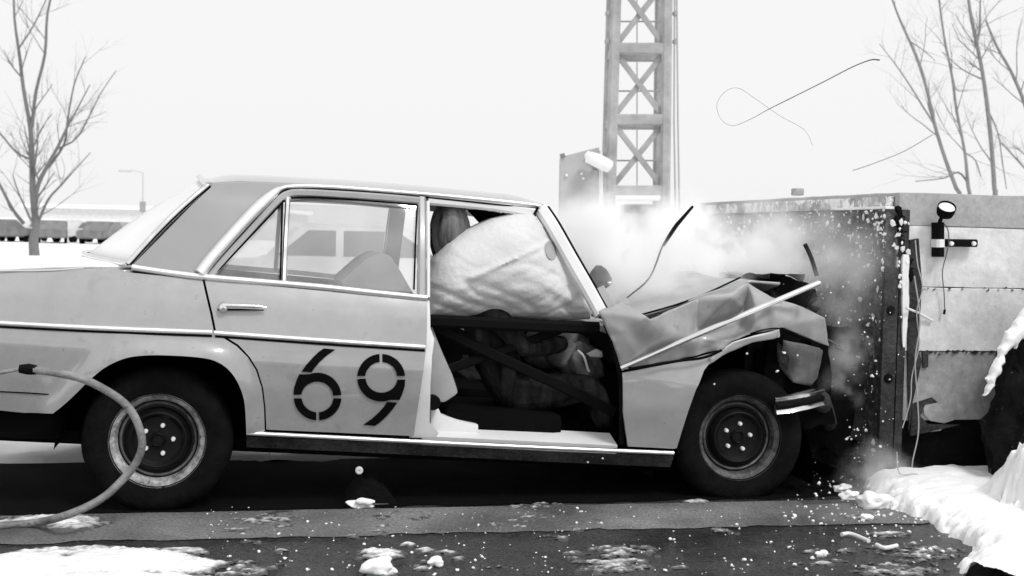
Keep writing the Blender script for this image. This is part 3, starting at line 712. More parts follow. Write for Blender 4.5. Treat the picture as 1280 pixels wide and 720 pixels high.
for k in range(9):
    u, v = rr_.uniform(985, 1040), rr_.uniform(420, 500); y = rr_.uniform(.12, .3); c = fv(u, v, y); q_ = [c + Vector((rr_.gauss(0, .03), rr_.gauss(0, .02), rr_.gauss(0, .04))) for _ in range(4)]
    facets('torn_sheet', q_, [(0, 1, 2), (0, 2, 3)], rr_.choice(['steel_dark', 'interior_dark', 'steel_grey']), car, 3, .02, 14, .004, 20)
# inner panel behind the fender, wheelhouse, radiator and crushed front mass
for y0, y1 in ((.05, .44), (WID, WID - .42)):
    V, Fc = [], []; N = 18
    for i in range(N + 1):
        a = math.pi * i / N; V += [(cf.x + .40 * math.cos(a), y0, .22 + .46 * math.sin(a)), (cf.x + .40 * math.cos(a), y1, .22 + .46 * math.sin(a))]
    for i in range(N): Fc.append((2 * i, 2 * i + 2, 2 * i + 3, 2 * i + 1))
    Fc.append(tuple(range(1, 2 * N + 3, 2))); mesh('wheelhouse', V, Fc, 'underbody', car, 60)
def crush(name, lo, hi, mat, amp, freq, parent=car, cuts=9):
    bm = bmesh.new(); bmesh.ops.create_cube(bm, size=1.0)
    bmesh.ops.subdivide_edges(bm, edges=bm.edges, cuts=cuts, use_grid_fill=True)
    c = Vector([(a + b) / 2 for a, b in zip(lo, hi)]); s = Vector([b - a for a, b in zip(lo, hi)])
    for v in bm.verts:
        p = Vector((v.co.x * s.x, v.co.y * s.y, v.co.z * s.z)) + c
        p += noise.noise_vector(p * freq) * amp + noise.noise_vector(p * freq * 2.7) * amp * .4; v.co = p
    me = bpy.data.meshes.new(name); bm.to_mesh(me); bm.free(); return link(name, me, mat, parent, 25)
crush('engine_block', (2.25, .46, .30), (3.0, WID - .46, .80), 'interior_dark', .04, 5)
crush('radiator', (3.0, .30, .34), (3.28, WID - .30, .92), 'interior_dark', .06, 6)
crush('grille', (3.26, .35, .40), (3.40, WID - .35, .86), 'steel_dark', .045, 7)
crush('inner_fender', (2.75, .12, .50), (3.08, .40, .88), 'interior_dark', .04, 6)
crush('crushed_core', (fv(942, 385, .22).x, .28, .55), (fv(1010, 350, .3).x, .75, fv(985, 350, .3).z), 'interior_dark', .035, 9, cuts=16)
# far front fender, crushed likewise
facets('front_fender', [(2.05, WID + .02, .3), (2.05, WID, .92), (2.5, WID - .02, .98), (2.75, WID + .05, .85), (2.95, WID - .1, .85), (3.0, WID - .1, .6), (2.9, WID, .55), (2.6, WID, .7), (2.25, WID, .55)],
       [(0, 1, 8), (1, 2, 7, 8), (2, 3, 7), (3, 4, 6, 7), (4, 5, 6)], 'paint', car, 4, .03, 6)
# bonnet buckled upwards
HX = [(1.98, .93), (2.15, .98), (2.36, 1.09), (2.52, 1.17), (2.62, 1.16), (2.70, 1.12), (2.76, 1.08)]
HE = sorted([(p.x, p.z) for p in (fv(770, 385, .08), fv(803, 394, .08), fv(845, 381, .10), fv(880, 367, .12), fv(935, 350, .13), fv(975, 352, .3), fv(1010, 372, .3))])
HV, HF = [], []; NJ = 40
HP = smooth_path([Vector((x, 0, z)) for x, z in HX], 7)
for i, p in enumerate(HP):
    ze = lerp_tab(HE, p.x, 1)
    for j in range(NJ + 1):
        t = j / NJ; y = .10 + (WID - .20) * t; q = abs(2 * t - 1)
        z = ze + (p.z - ze) * (1 - q ** 2.2)
        k = min(1, i / 8) * (1 - q ** 4)
        nv = noise.noise_vector(Vector((p.x * 3.2, y * 2.6, 2))) * .05 * k + noise.noise_vector(Vector((p.x * 7, y * 6, 5))) * .014 * k
        HV.append((p.x + nv.x * .5, y + nv.y * .5, z + nv.z))
for i in range(len(HP) - 1):
    for j in range(NJ): a = i * (NJ + 1) + j; HF.append((a, a + NJ + 1, a + NJ + 2, a + 1))
bo = mesh('bonnet', HV, HF, 'paint_buckled', car, 30, fix=True); md = bo.modifiers.new('s', 'SOLIDIFY'); md.thickness = .012
box('cowl', (1.94, .10, .86), (2.10, WID - .10, .92), 'paint', car, .02)
tube('bonnet_edge_gap', [fv(803, 393, .05), fv(845, 381, .09), fv(880, 368, .12), fv(925, 347, .14)], .0045, 'paint_black', car, 3, 8)
# wiper arms thrown up, far mirror
tube('wiper_arm', [fv(784, 372, .35), fv(812, 347, .4), fv(828, 308, .45), fv(842, 284, .46)], (.004, .005), 'wire_dark', car, 4, 8)
tube('wiper_blade', [fv(829, 307, .45), fv(846, 281, .46), fv(866, 258, .47)], [.008, .011, .007], 'black_bar', car, 0, 8)
tube('bent_rod', [fv(1006, 305, .45), fv(1014, 322, .44), fv(1021, 345, .42)], .011, 'black_bar', car, 3, 8)
V_, F_ = blob(tuple(fv(750, 348, .62)), (.062, .04, .062), random.Random(2), .2, 2); mesh('wing_mirror', V_, F_, 'steel_dark', car, 50)
V_, F_ = blob(tuple(fv(762, 354, .56)), (.016, .012, .010), random.Random(4), .2, 2); mesh('mirror_glint', V_, F_, 'chrome', car, 50)
# chrome bumper end
bp_ = [fv(969, 508, -.045), fv(985, 506, -.05), fv(1005, 502, -.03), fv(1026, 497, .06)]
prof = [(-.045, -.02), (-.045, .012), (-.038, .022), (-.02, .010), (.018, .010), (.034, .022), (.042, .012), (.042, -.02)]
V, Fc = sweep(smooth_path(bp_, 4), 1.0, prof=prof, normal=(0, -1, 0)); bpo = mesh('front_bumper', V, Fc, 'chrome', car, 40, fix=True)
tube('bumper_rubber', [p + Vector((0, -.012, 0)) for p in bp_], .016, 'rubber', bpo, 3, 8)
tube('front_bumper', [fv(1026, 499, .08), Vector((3.22, .4, .46)), Vector((3.36, .83, .44)), Vector((3.3, 1.3, .46)), Vector((3.15, 1.65, .48))], .045, 'steel_dark', car, 4, 10)

# ================================================================== CRASH TEST DUMMY
def skin(name, joints, edges, root, mat, parent=None, sub=2):
    me = bpy.data.meshes.new(name); me.from_pydata([tuple(j[0]) for j in joints], edges, []); me.update()
    o = link(name, me, mat, parent); o.modifiers.new('k', 'SKIN')
    if not me.skin_vertices: bpy.context.view_layer.update()
    for i, j in enumerate(joints):
        sv = me.skin_vertices[0].data[i]; r = j[1]; sv.radius = r if isinstance(r, tuple) else (r, r); sv.use_root = (i == root)
    s = o.modifiers.new('u', 'SUBSURF'); s.levels = sub; s.render_levels = sub
    return o
hd = L_y(562, 292, .42)
dy = .40
hip = Vector((1.52, dy, .56)); chest = Vector((1.42, dy, .86)); neck = Vector((hd.x + .01, dy, hd.z - .17))
J = [(hip, (.16, .13)), (Vector((1.48, dy, .70)), (.15, .12)), (chest, (.17, .13)), (neck, .055), (Vector((hd.x, dy, hd.z - .05)), (.09, .11)), (Vector((hd.x - .02, dy, hd.z + .085)), (.085, .105)),
     (Vector((1.40, dy - .17, .93)), .07), (Vector((1.58, dy - .20, .76)), .052), (Vector((1.80, dy - .12, .80)), .042), (Vector((1.40, dy + .18, .93)), .07), (Vector((1.60, dy + .2, .74)), .052), (Vector((1.82, dy + .12, .78)), .042),
     (Vector((1.58, dy - .10, .54)), .10), (Vector((1.95, dy - .12, .60)), .075), (Vector((2.02, dy - .12, .40)), .05), (Vector((1.58, dy + .10, .54)), .10), (Vector((1.95, dy + .12, .60)), .075), (Vector((2.02, dy + .12, .40)), .05)]
J = [(CARM @ p, r) for p, r in J]
dummy = skin('crash_test_dummy', J, [(0, 1), (1, 2), (2, 3), (3, 4), (4, 5), (2, 6), (6, 7), (7, 8), (2, 9), (9, 10), (10, 11), (0, 12), (12, 13), (13, 14), (0, 15), (15, 16), (16, 17)], 0, 'cloth_dark')
hc = CARM @ Vector((hd.x - .005, dy - .02, hd.z - .01))
bm = bmesh.new(); bmesh.ops.create_icosphere(bm, subdivisions=4, radius=1.0)
for v in bm.verts:
    a = math.atan2(v.co.y, v.co.x); k = 1 + .16 * noise.noise(Vector((math.cos(a) * 2.6, math.sin(a) * 2.6, v.co.z * .7))) + .07 * noise.noise(Vector((math.cos(a) * 7, math.sin(a) * 7, v.co.z)))
    v.co = Vector((v.co.x * .095 * k + .03 * (v.co.z < 0) * -v.co.z, v.co.y * .115 * k, v.co.z * .17)) + hc
me = bpy.data.meshes.new('head_cover'); bm.to_mesh(me); bm.free(); link('head_cover', me, 'hood_cloth', dummy, 60)
tag(dummy, 'dark clothed crash test dummy sitting behind the inflated airbag', 'dummy')

# ================================================================== CRASH BARRIER
bar_c = on_y(1124, 240, .21)
XB, YB = bar_c.x, .21; ZT = bar_c.z
barrier = thing('crash_barrier', 'concrete impact barrier block with dark steel plate facing the car', 'barrier', (0, 0, 0))
YF = YB + 2.75; XE = XB + 3.4
zj = [on_y(1200, v, YB).z for v in (284, 360, 439.5, 525)]
def course(z0, z1, mat, inset, seed):
    """one cast lift of the wall: rough front and side, slightly worn arrises"""
    bm = bmesh.new(); bmesh.ops.create_cube(bm, size=1.0)
    bmesh.ops.scale(bm, vec=(XE - XB, YF - YB - 2 * inset, z1 - z0), verts=bm.verts)
    bmesh.ops.translate(bm, vec=((XB + XE) / 2 + inset, (YB + YF) / 2, (z0 + z1) / 2), verts=bm.verts)
    bmesh.ops.bevel(bm, geom=bm.edges[:], offset=.003, segments=1, affect='EDGES')
    bmesh.ops.subdivide_edges(bm, edges=[e for e in bm.edges if e.calc_length() > .5], cuts=24, use_grid_fill=True)
    for v in bm.verts: v.co += noise.noise_vector(v.co * 6 + Vector((seed, 0, 0))) * .004
    me = bpy.data.meshes.new('concrete_lift'); bm.to_mesh(me); bm.free(); return link('concrete_lift', me, mat, barrier, 30)
course(zj[0] + .001, ZT, 'concrete_top', .004, 1); course(zj[1] + .002, zj[0] - .0005, 'concrete_light', .006, 2)
course(zj[2] + .002, zj[1] - .001, 'concrete_light', .0, 3); course(zj[3], zj[2] - .001, 'concrete_grey', .004, 4)
box('footing', (XB + .04, YB + .04, -.05), (XE, YF - .04, zj[3] - .006), 'tarred', barrier, .02)
box('wall_core', (XB + .05, YB + .035, .05), (XE - .05, YF - .06, ZT - .04), 'tarred', barrier)
# mottled concrete front with the steel plate bolted to it
pl_t = on_y(1115, 262, YB).z
def rough_plate(name, x0, x1, y0, y1, z0, z1, mat, amp, seed):
    NY, NZ = 60, 36; V, Fc = [], []
    for k in range(NZ + 1):
        for j in range(NY + 1):
            y = y0 + (y1 - y0) * j / NY; z = z0 + (z1 - z0) * k / NZ
            V.append((x0 + amp * noise.fractal(Vector((seed, y * 4, z * 4)), 1, 2, 5), y, z))
    n_ = len(V)
    for k in range(NZ + 1):
        for j in range(NY + 1): V.append((x1, y0 + (y1 - y0) * j / NY, z0 + (z1 - z0) * k / NZ))
    for k in range(NZ):
        for j in range(NY):
            a = k * (NY + 1) + j; Fc.append((a, a + NY + 1, a + NY + 2, a + 1))
    W_ = NY + 1
    for j in range(NY): Fc.append((j, j + 1, n_ + j + 1, n_ + j)); t = NZ * W_; Fc.append((t + j, n_ + t + j, n_ + t + j + 1, t + j + 1))
    for k in range(NZ): Fc.append((k * W_, n_ + k * W_, n_ + (k + 1) * W_, (k + 1) * W_)); e = k * W_ + NY; Fc.append((e, e + W_, n_ + e + W_, n_ + e))
    return mesh(name, V, Fc, mat, barrier, 60, fix=True)
rough_plate('steel_plate', XB - .062, XB - .008, YB + .012, YF - .05, -.02, pl_t, 'steel_plate', .012, 3)
rough_plate('plaster_face', XB - .03, XB + .0, YB + .05, YF - .02, pl_t + .006, ZT - .02, 'concrete_rough', .02, 9)
# corner channel with bolt holes, chipped white edge strip
box('corner_channel', (XB - .072, YB - .022, -.02), (XB + .004, YB + .010, on_y(1118, 335, YB).z), 'steel_dark', barrier, .006)
box('corner_channel', (XB + .012, YB - .016, -.02), (XB + .055, YB + .010, on_y(1128, 262, YB).z), 'steel_dark', barrier, .006)
for v in (388, 473):
    h = lathe('bolt_head', [(0, -.012), (.02, -.01), (.024, .0)], 'black_bar', barrier, 16); p = on_y(1122, v, YB - .024); h.location = (XB - .035, YB - .022, p.z)
es = [on_y(u, v, YB - .026) for u, v in ((1132, 318), (1131, 345), (1131.5, 372), (1131, 400), (1130, 420), (1130, 434))]
V, Fc = sweep(smooth_path(es, 5), [.014, .018, .018, .018, .017, .016, .018, .018, .017, .016, .018, .018, .017, .016, .014, .012, .013, .013, .012, .011, .010, .009, .009, .008, .007, .005], prof=[(-1, -.5), (1, -.5), (1, .4), (-1, .4)], normal=(0, -1, 0))
mesh('white_edge_strip', V, Fc, 'white', barrier, 30, fix=True)
# broken black edge at the plate corner
rnd = random.Random(12)
for k in range(16):
    v = 262 + k * 6; c = on_y(1123 + k * .9 + rnd.uniform(-4, 4), v, YB - .01); V_, F_ = blob(tuple(c), (.020, .010, .024), rnd, 1.0, 1)
    mesh('broken_edge', V_, F_, 'tarred', barrier)
for k in range(26):
    v = 275 + rnd.random() * 85; c = on_y(1128 + rnd.gauss(0, 6), v, YB - .03); s = rnd.uniform(.004, .014); V_, F_ = blob(tuple(c), (s, s * .6, s * 1.2), rnd, .9, 1)
    mesh('concrete_chip', V_, F_, 'white', barrier)
tl = [on_x(1082, 258, XB - .07), on_x(1121, 255, XB - .07)]
box('plate_cap', (XB - .068, YB + .0, pl_t + .002), (XB - .02, YB + .55, pl_t + .016), 'white', barrier, .004)
# wash-marks and patch low on the side wall
for px in ([(1154, 505), (1162, 501), (1185, 503), (1193, 513), (1192, 525), (1180, 529), (1163, 526), (1155, 518)], [(1158, 535), (1178, 532), (1176, 538), (1160, 540)]):
    pts = [on_y(u, v, YB - .004) for u, v in px]
    P, T = tri_fill([(p.x, p.z) for p in pts], .02); slab('render_patch', P, T, lambda x, z: YB - .006, .012, 'concrete_grey', barrier, 30)
for px in ([(1137, 300), (1148, 298), (1152, 350), (1148, 440), (1152, 452), (1140, 505), (1136, 540), (1134, 430)], [(1153, 439), (1160, 439), (1160, 459), (1154, 460)], [(1140, 505), (1165, 497), (1172, 503), (1156, 506), (1150, 520), (1160, 530), (1200, 531), (1138, 545)]):
    pts = [on_y(u, v, YB - .004) for u, v in px]
    P, T = tri_fill([(p.x, p.z) for p in pts], .03); slab('tar_stain', P, T, lambda x, z: YB - .007, .012, 'steel_dark', barrier, 30)
JV, JF = [], []
rj = random.Random(31)
for v0, n_ in ((361, 22), (440, 55)):
    for k in range(n_):
        u = 1142 + 150 * rj.random() ** 1.1; c = on_y(u, v0 + (u - 1200) * .012 + rj.gauss(0, 1.2), YB - .002); s_ = rj.uniform(.002, .008 if v0 > 400 else .005)
        a, b = blob(tuple(c), (s_ * 1.8, .006, s_ * .7), rj, .8, 1); q = len(JV); JV.extend(a); JF.extend([tuple(i + q for i in f) for f in b])
mesh('joint_erosion', JV, JF, 'steel_dark', barrier)['kind'] = 'stuff'
# small things on top of the barrier
cbl = thing('concrete_offcut', 'small grey block lying on top of the concrete barrier', 'block', tuple(on_x(992, 240, XB + .05)))
box('block_body', (0, -.04, -.02), (.05, .04, .022), 'concrete_grey', cbl, .008)

# lamp and switch arm fixed on the side wall
lamp = thing('signal_lamp', 'round lamp on black T-shaped bracket mounted on barrier side wall', 'lamp', tuple(on_y(1173, 320, YB)))
def lp(u, v, d=.05): return on_y(u, v, YB - d) - Vector(lamp.location)
def lbar(name, a, b, wd, mat, d=.05, tk=.02):
    return band(name, [lp(*a, d), lp(*b, d)], wd, tk, mat, lamp)
lbar('bracket_upright', (1173, 278), (1173, 321), .040, 'black_bar', .03, .06)
lbar('bracket_arm', (1177, 303.5), (1220, 304), .038, 'black_bar', .03, .03)
lbar('tape', (1173, 299), (1173, 309), .044, 'white', .034, .062)
for u in (1189, 1217):
    b = lathe('bolt', [(0, -.012), (.010, -.01), (.012, .0)], 'white', lamp, 12); b.location = lp(u, 304.5, .046)
hdm = lathe('lamp_bowl', [(.052, -.02), (.050, -.028), (.046, -.02), (.052, .0), (.045, .03), (.02, .05), (0, .052)], 'black_bar', lamp, 32); hdm.location = lp(1182.5, 262.5, .09); hdm.rotation_euler = (R(-50), 0, R(-12)); hdm.scale = (.86, .86, .86)
ln = lathe('lens', [(0, -.024), (.03, -.023), (.045, -.018)], 'white', lamp, 32); ln.location = hdm.location; ln.rotation_euler = (R(-50), 0, R(-12)); ln.scale = (.86, .86, .86)
tube('lamp_neck', [lp(1180, 268, .06), lp(1176, 274, .05), lp(1174, 280, .04)], .010, 'black_bar', lamp, 3, 8)
tube('lamp_cable', [lp(1176, 276, .03), lp(1184, 285, .03), lp(1186, 300, .05), lp(1183, 318, .04), lp(1178, 340, .03), lp(1180, 365, .025), lp(1181, 388, .02)], .0025, 'wire_dark', lamp, 6, 6)
tube('cable_end', [lp(1181, 387, .02), lp(1180, 393, .02)], .006, 'black_bar', lamp, 0, 8)

# loose cables hanging at the barrier corner
c1 = tube('hanging_cable', [on_y(u, v, YB - .05) for u, v in ((1144, 300), (1147, 330), (1153, 360), (1146, 390), (1149, 430), (1140, 470), (1138, 500), (1128, 535))], .003, 'wire_pale', None, 8, 6)
tag(c1, 'thin pale cable hanging down the corner of the barrier', 'cable')
c2 = tube('looping_cable', [on_y(u, v, YB - .06) for u, v in ((1143, 345), (1150, 400), (1144, 450), (1147, 500), (1148, 540), (1141, 575), (1139, 592))] + [on_y(u, v, YB - .2) for u, v in ((1130, 600), (1118, 615), (1122, 640), (1140, 652), (1165, 640), (1172, 620), (1150, 594), (1125, 592), (1121, 565))], .0032, 'wire_pale', None, 8, 6)
tag(c2, 'pale cable dropping from barrier wall and coiling over the snow', 'cable')
rod = tube('splinter_rod', [on_y(1133, 385, YB - .06), on_y(1148, 391, YB - .03), on_y(1166, 401, YB - .012)], .006, 'white', None, 0, 8)
tag(rod, 'short white rod sticking out of the barrier corner', 'rod')

# ================================================================== SNOW BANK AND SOIL HEAP ON THE RIGHT
def heap(name, x0, x1, y0, y1, nx, ny, hf, mat):
    V, Fc = [], []
    for j in range(ny + 1):
        for i in range(nx + 1):
            x = x0 + (x1 - x0) * i / nx; y = y0 + (y1 - y0) * j / ny; V.append((x, y, hf(x, y)))
    for j in range(ny):
        for i in range(nx): a = j * (nx + 1) + i; Fc.append((a, a + 1, a + nx + 2, a + nx + 1))
    return mesh(name, V, Fc, mat, None, 50)
m0 = on_z(1108, 630, 0); m1 = on_z(1195, 690, 0)
EDGE = [on_z(u, v, 0) for u, v in ((1104, 624), (1122, 638), (1160, 653), (1195, 672), (1228, 694), (1200, 708), (1195, 725), (1220, 760))]
def edge_x(y):
    tab = sorted([(p.y, p.x) for p in EDGE])
    if y >= tab[-1][0]: return tab[-1][1]
    if y <= tab[0][0]: return tab[0][1]
    for a, b in zip(tab, tab[1:]):
        if y <= b[0]: return a[1] + (b[1] - a[1]) * (y - a[0]) / max(1e-6, b[0] - a[0])
xr_ = on_y(1252, 560, -.55).x
def bank_h(x, y):
    q = Vector((x * 4, y * 4, 3))
    d = x - edge_x(y) + .07 * noise.fractal(Vector((x * 6, y * 6, 0)), .6, 2, 5)
    if d < 0: return -.03
    h = .10 * (1 - math.exp(-d / .07))
    r = x - xr_ + .06 * noise.fractal(Vector((x * 7, y * 7, 4)), .7, 2, 5) + .10 * (-.55 - y)
    if r > 0: h += .44 * (1 - math.exp(-r / .13)) * max(0, min(1, (y + 1.9) / 1.2)) * max(0, min(1, (-.36 - y) / .16))
    return h + .016 * noise.fractal(q, .75, 2.1, 6) * min(1, d / .10) - .004
sb = heap('snow_bank', 2.9, 6.4, -2.4, .15, 300, 210, bank_h, 'snow'); tag(sb, 'deep bank of white snow piled in front of the barrier', 'snow bank')
# soil heap with a tongue of snow
tp = on_y(1285, 392, -.1); bs = on_y(1237, 492, -.1)
def soil_x(z):
    return bs.x + (tp.x - bs.x) * (z - bs.z) / (tp.z - bs.z)
SVv, SFf = [], []; NZ, NA = 90, 120; SRX = .62; SXC = tp.x + .30; SZT = tp.z + .10
def soil_rl(z):
    dm = math.sqrt(max(0, 1 - max(0, z / SZT) ** 12)); return max(.03, (SXC - .07 - (soil_x(z) if z > bs.z else bs.x - .10 * (bs.z - z))) * dm), max(.05, dm)
for k in range(NZ + 1):
    z = -.05 + (SZT + .05) * k / NZ; rl, dm = soil_rl(z)
    for a in range(NA + 1):
        th = 2 * math.pi * a / NA; c = math.cos(th)
        p = Vector((SXC + (rl if c < 0 else SRX * dm) * c, -.10 - .30 * dm * math.sin(th), z))
        p += noise.noise_vector(p * 5) * .05 + noise.noise_vector(p * 14) * .03 + noise.noise_vector(p * 31) * .012; SVv.append(p)
for k in range(NZ):
    for a in range(NA): i = k * (NA + 1) + a; SFf.append((i, i + 1, i + NA + 2, i + NA + 1))
so = mesh('soil_heap', SVv, SFf, 'soil', None, 40, fix=True); tag(so, 'steep dark heap of soil against the side of the barrier', 'soil heap')
TG = [(1300, 366), (1281, 395), (1275, 402), (1272, 409), (1264, 417), (1262, 428), (1255, 438), (1254, 447), (1247, 458), (1245, 468), (1239, 475), (1243, 481), (1240, 486), (1236, 497), (1245, 487), (1249, 484), (1250, 473), (1256, 468), (1257, 459), (1261, 455), (1261, 446), (1268, 438), (1275, 432), (1276, 437), (1281, 426), (1300, 416)]
tg = [on_y(u, v, -.16) for u, v in TG]; tgp = [(x + .010 * noise.noise(Vector((x * 37, z * 37, 1))), z + .010 * noise.noise(Vector((x * 30, z * 30, 5)))) for x, z in densify([(p.x, p.z) for p in tg], .012)]; P, T = tri_fill(tgp, .012)
def soil_y(x, z):
    c = max(-1, min(0, (x - SXC) / soil_rl(z)[0])); return -.10 - .31 * math.sqrt(max(0, 1 - c * c))
to_ = slab('snow_tongue', P, T, lambda x, z: soil_y(x, z) - .03 - .02 * math.sqrt(min(1, poly_dist((x, z), tgp) / .03)) + .012 * noise.noise(Vector((x * 16, 0, z * 16))) + .005 * noise.noise(Vector((x * 50, 0, z * 50))), lambda x, z: .022, 'snow', None, 50)
tag(to_, 'jagged tongue of snow sliding down the dark soil heap', 'snow')

# ================================================================== DEBRIS
rnd = random.Random(21)
# flecks on the barrier face and corner
FV, FFc = [], []
def add(Vs, Fs):
    b = len(FV); FV.extend(Vs); FFc.extend([tuple(i + b for i in f) for f in Fs])
for k in range(620):
    t = rnd.random() ** 1.5; y = YB + t * 2.3; z = rnd.uniform(.15, pl_t) if rnd.random() < .5 else pl_t - abs(rnd.gauss(0, .16)); s = rnd.choice([.002, .002, .003, .004, .006, .011])
    add(*blob((XB - .072, y, z), (s * .5, s * rnd.uniform(.6, 1.8), s * rnd.uniform(.5, 1.6)), rnd, 1.0, 1))
tag(mesh('snow_flecks', FV, FFc, 'white', None), 'white flecks spattered over the dark barrier plate', 'flecks', kind='stuff')
FV, FFc = [], []
for k in range(300):
    u = rnd.uniform(250, 1200); v = rnd.uniform(634, 720); p = on_z(u, v, 0); s = rnd.choice([.002, .002, .003, .003, .004, .007]) * (1.0 if u < 900 else 1.3)
    add(*blob((p.x, p.y, s * .4), (s, s, s * .7), rnd, .6, 1))
for k in range(160):
    u = rnd.gauss(1080, 50); v = rnd.gauss(625, 22); p = on_z(u, max(590, v), 0); s = rnd.choice([.003, .004, .007])
    add(*blob((p.x, p.y, s * .4), (s, s, s * .8), rnd, .6, 1))
tag(mesh('snow_crumbs', FV, FFc, 'snow', None), 'scattered crumbs of snow across the asphalt lanes', 'crumbs', kind='stuff')
FV, FFc = [], []
for (u, v, y, s) in ((934, 442, -.12, .006), (980, 441, -.1, .011), (972, 464, -.1, .008), (893, 480, -.15, .006), (1091, 398, .15, .008), (1084, 421, .15, .008), (1090, 470, .1, .01), (1072, 537, .1, .01), (1082, 538, .1, .009), (1058, 549, 0, .007), (1064, 549, 0, .007), (1100, 558, .1, .01),
                     (1024, 604, -.15, .009), (735, 578, -.05, .005), (753, 573, -.05, .005), (1062, 534, .0, .006), (1094, 451, .1, .007), (1001, 338, .2, .006), (978, 356, .3, .01)):
    p = on_y(u, v, y); add(*blob(tuple(p), (s, s, s * .8), rnd, .6, 1))
for k in range(70):
    u = rnd.gauss(1080, 24); v = rnd.uniform(350, 600); p = on_y(u, v, rnd.uniform(-.1, .18)); s = rnd.choice([.002, .003, .003, .005]); add(*blob(tuple(p), (s, s, s), rnd, .6, 1))
tag(mesh('flying_chips', FV, FFc, 'white', None), 'tiny pale chips thrown into the air beside the crushed nose', 'chips', kind='stuff')
lumps = [((1054, 614), .035, 'rounded snow lump beside the dark foot of the barrier plate'), ((1062, 623), .038, 'greyish snow lump behind the rounded one near the barrier foot'), ((1092, 634), .075, 'large white snow lump at the tip of the snow bank'),
         ((476, 716), .05, 'crumbly snow lump on the dark asphalt lane'), ((545, 706), .028, 'small pointed snow lump on dark asphalt beside the crumbly lump'), ((1028, 695), .022, 'small snow lump alone on the asphalt below the front wheel'),
         ((1083, 650), .028, 'flat snow lump on the concrete strip below the snow bank tip')]
for (u, v), s, lb in lumps:
    p = on_z(u, v, 0); V_, F_ = blob((0, 0, s * .35), (s, s * .8, s * .6), rnd, .5, 3); o = mesh('snow_lump', V_, F_, 'snow', None, 60); o.location = p; tag(o, lb, 'snow lump')
for (pts, lb) in ((((1052, 668), (1064, 667.5), (1086, 676)), 'broken white strip lying where the concrete strip ends'), (((1096, 681), (1106, 685), (1121, 682)), 'bent white strip lying on asphalt near the snow bank')):
    o = tube('trim_fragment', [on_z(u, v, .012) for u, v in pts], .009, 'white', None, 3, 8); tag(o, lb, 'strip')
# guide wedge on the track below the sill with snow at its foot
wq = [on_z(466, 632, .002), on_z(496, 632, .002)]
yw = wq[0].y + .04; wd = thing('guide_wedge', 'dark wedge-shaped track block under the car sill', 'wedge', (0, 0, 0))
P = [on_y(u, v, yw) for u, v in ((436, 632), (496, 632), (484, 614), (466, 602), (455, 604), (444, 618))]
bm = bmesh.new(); f = bm.faces.new([bm.verts.new((p.x, yw, max(0, p.z))) for p in P]); r = bmesh.ops.extrude_face_region(bm, geom=[f])
bmesh.ops.translate(bm, verts=[e for e in r['geom'] if isinstance(e, bmesh.types.BMVert)], vec=(0, .25, 0)); bmesh.ops.recalc_face_normals(bm, faces=bm.faces); me = bpy.data.meshes.new('wedge_body'); bm.to_mesh(me); bm.free(); link('wedge_body', me, 'tarred', wd)
p0, p1 = on_y(462, 631, yw - .004), on_y(496, 631, yw - .004); band('wedge_edge', [p0, p1], .008, .006, 'concrete_grey', wd)
p = on_y(449, 588, yw - .01); dsc = lathe('reflector_disc', [(0, -.004), (.005, -.004), (.006, -.010), (.013, -.010), (.017, -.005), (.017, .006)], 'bg_pale', wd, 20); dsc.location = p
tube('disc_stalk', [p, on_y(455, 606, yw)], .004, 'tarred', wd, 0, 8)
p = on_z(450, 631, 0); V_, F_ = blob((0, 0, .012), (.055, .03, .022), rnd, .5, 3); o = mesh('snow_lump', V_, F_, 'snow', None, 60); o.location = (p.x, yw - .045, 0); tag(o, 'flat snow lump against the wedge block under the car', 'snow lump')
# hose lying on the concrete strip and looping up past the rear wheel
hz = [(-60, 668, -.62, 1), (-20, 659, -.56, 1), (40, 654, -.50, 1), (85, 643, -.42, 0), (125, 623, -.36, 0), (152, 601, -.33, 0), (170, 578, -.32, 0), (177, 553, -.32, 0), (172, 527, -.32, 0), (158, 506, -.32, 0), (135, 488, -.32, 0), (105, 474, -.32, 0), (70, 466, -.32, 0), (40, 462.5, -.32, 0)]
hose = thing('air_hose', 'grey rubber hose looping up from the road beside rear wheel', 'hose')
hp_ = []
for u, v, y, g_ in hz:
    p = on_z(u, v, .016) if g_ else on_y(u, v, y)
    hp_.append(p + Vector((random.uniform(-.004, .004), random.uniform(-.01, .01), 0 if g_ else random.uniform(-.004, .004))))
tube('hose_body', hp_, .0155, 'hose', hose, 8, 14)
tube('coupling', [on_y(46, 462.5, -.32), on_y(36, 461.5, -.32), on_y(24, 461, -.32)], [.018, .022, .016], 'black_bar', hose, 0, 12)
tube('thin_line', [on_y(26, 461, -.32), on_y(10, 464, -.32), on_y(-15, 468, -.33), on_y(-60, 470, -.36)], .008, 'hose', hose, 6, 10)
# wire strips flung into the air above the barrier
o = tube('flung_wire', [at_d(u, v, 6.6 + .3 * math.sin(i)) for i, (u, v) in enumerate(((1016, 182), (1005, 162), (975, 145), (945, 124), (922, 110), (905, 116), (896, 132), (902, 150), (917, 157), (940, 148), (960, 137), (990, 122), (1030, 102), (1065, 84), (1088, 75), (1099, 75)))], [.0009] * 46 + [.0009 + .0036 * i / 44 for i in range(45)], 'wire_dark', None, 6, 6)
tag(o, 'looped dark wire flung into the air above the barrier', 'wire')
o = tube('flung_strip', [at_d(u, v, 6.8) for u, v in ((1066, 213), (1090, 205), (1130, 189), (1166, 168))], .0035, 'wire_pale', None, 4, 6); tag(o, 'straight pale strip flying through the air over the barrier', 'strip')

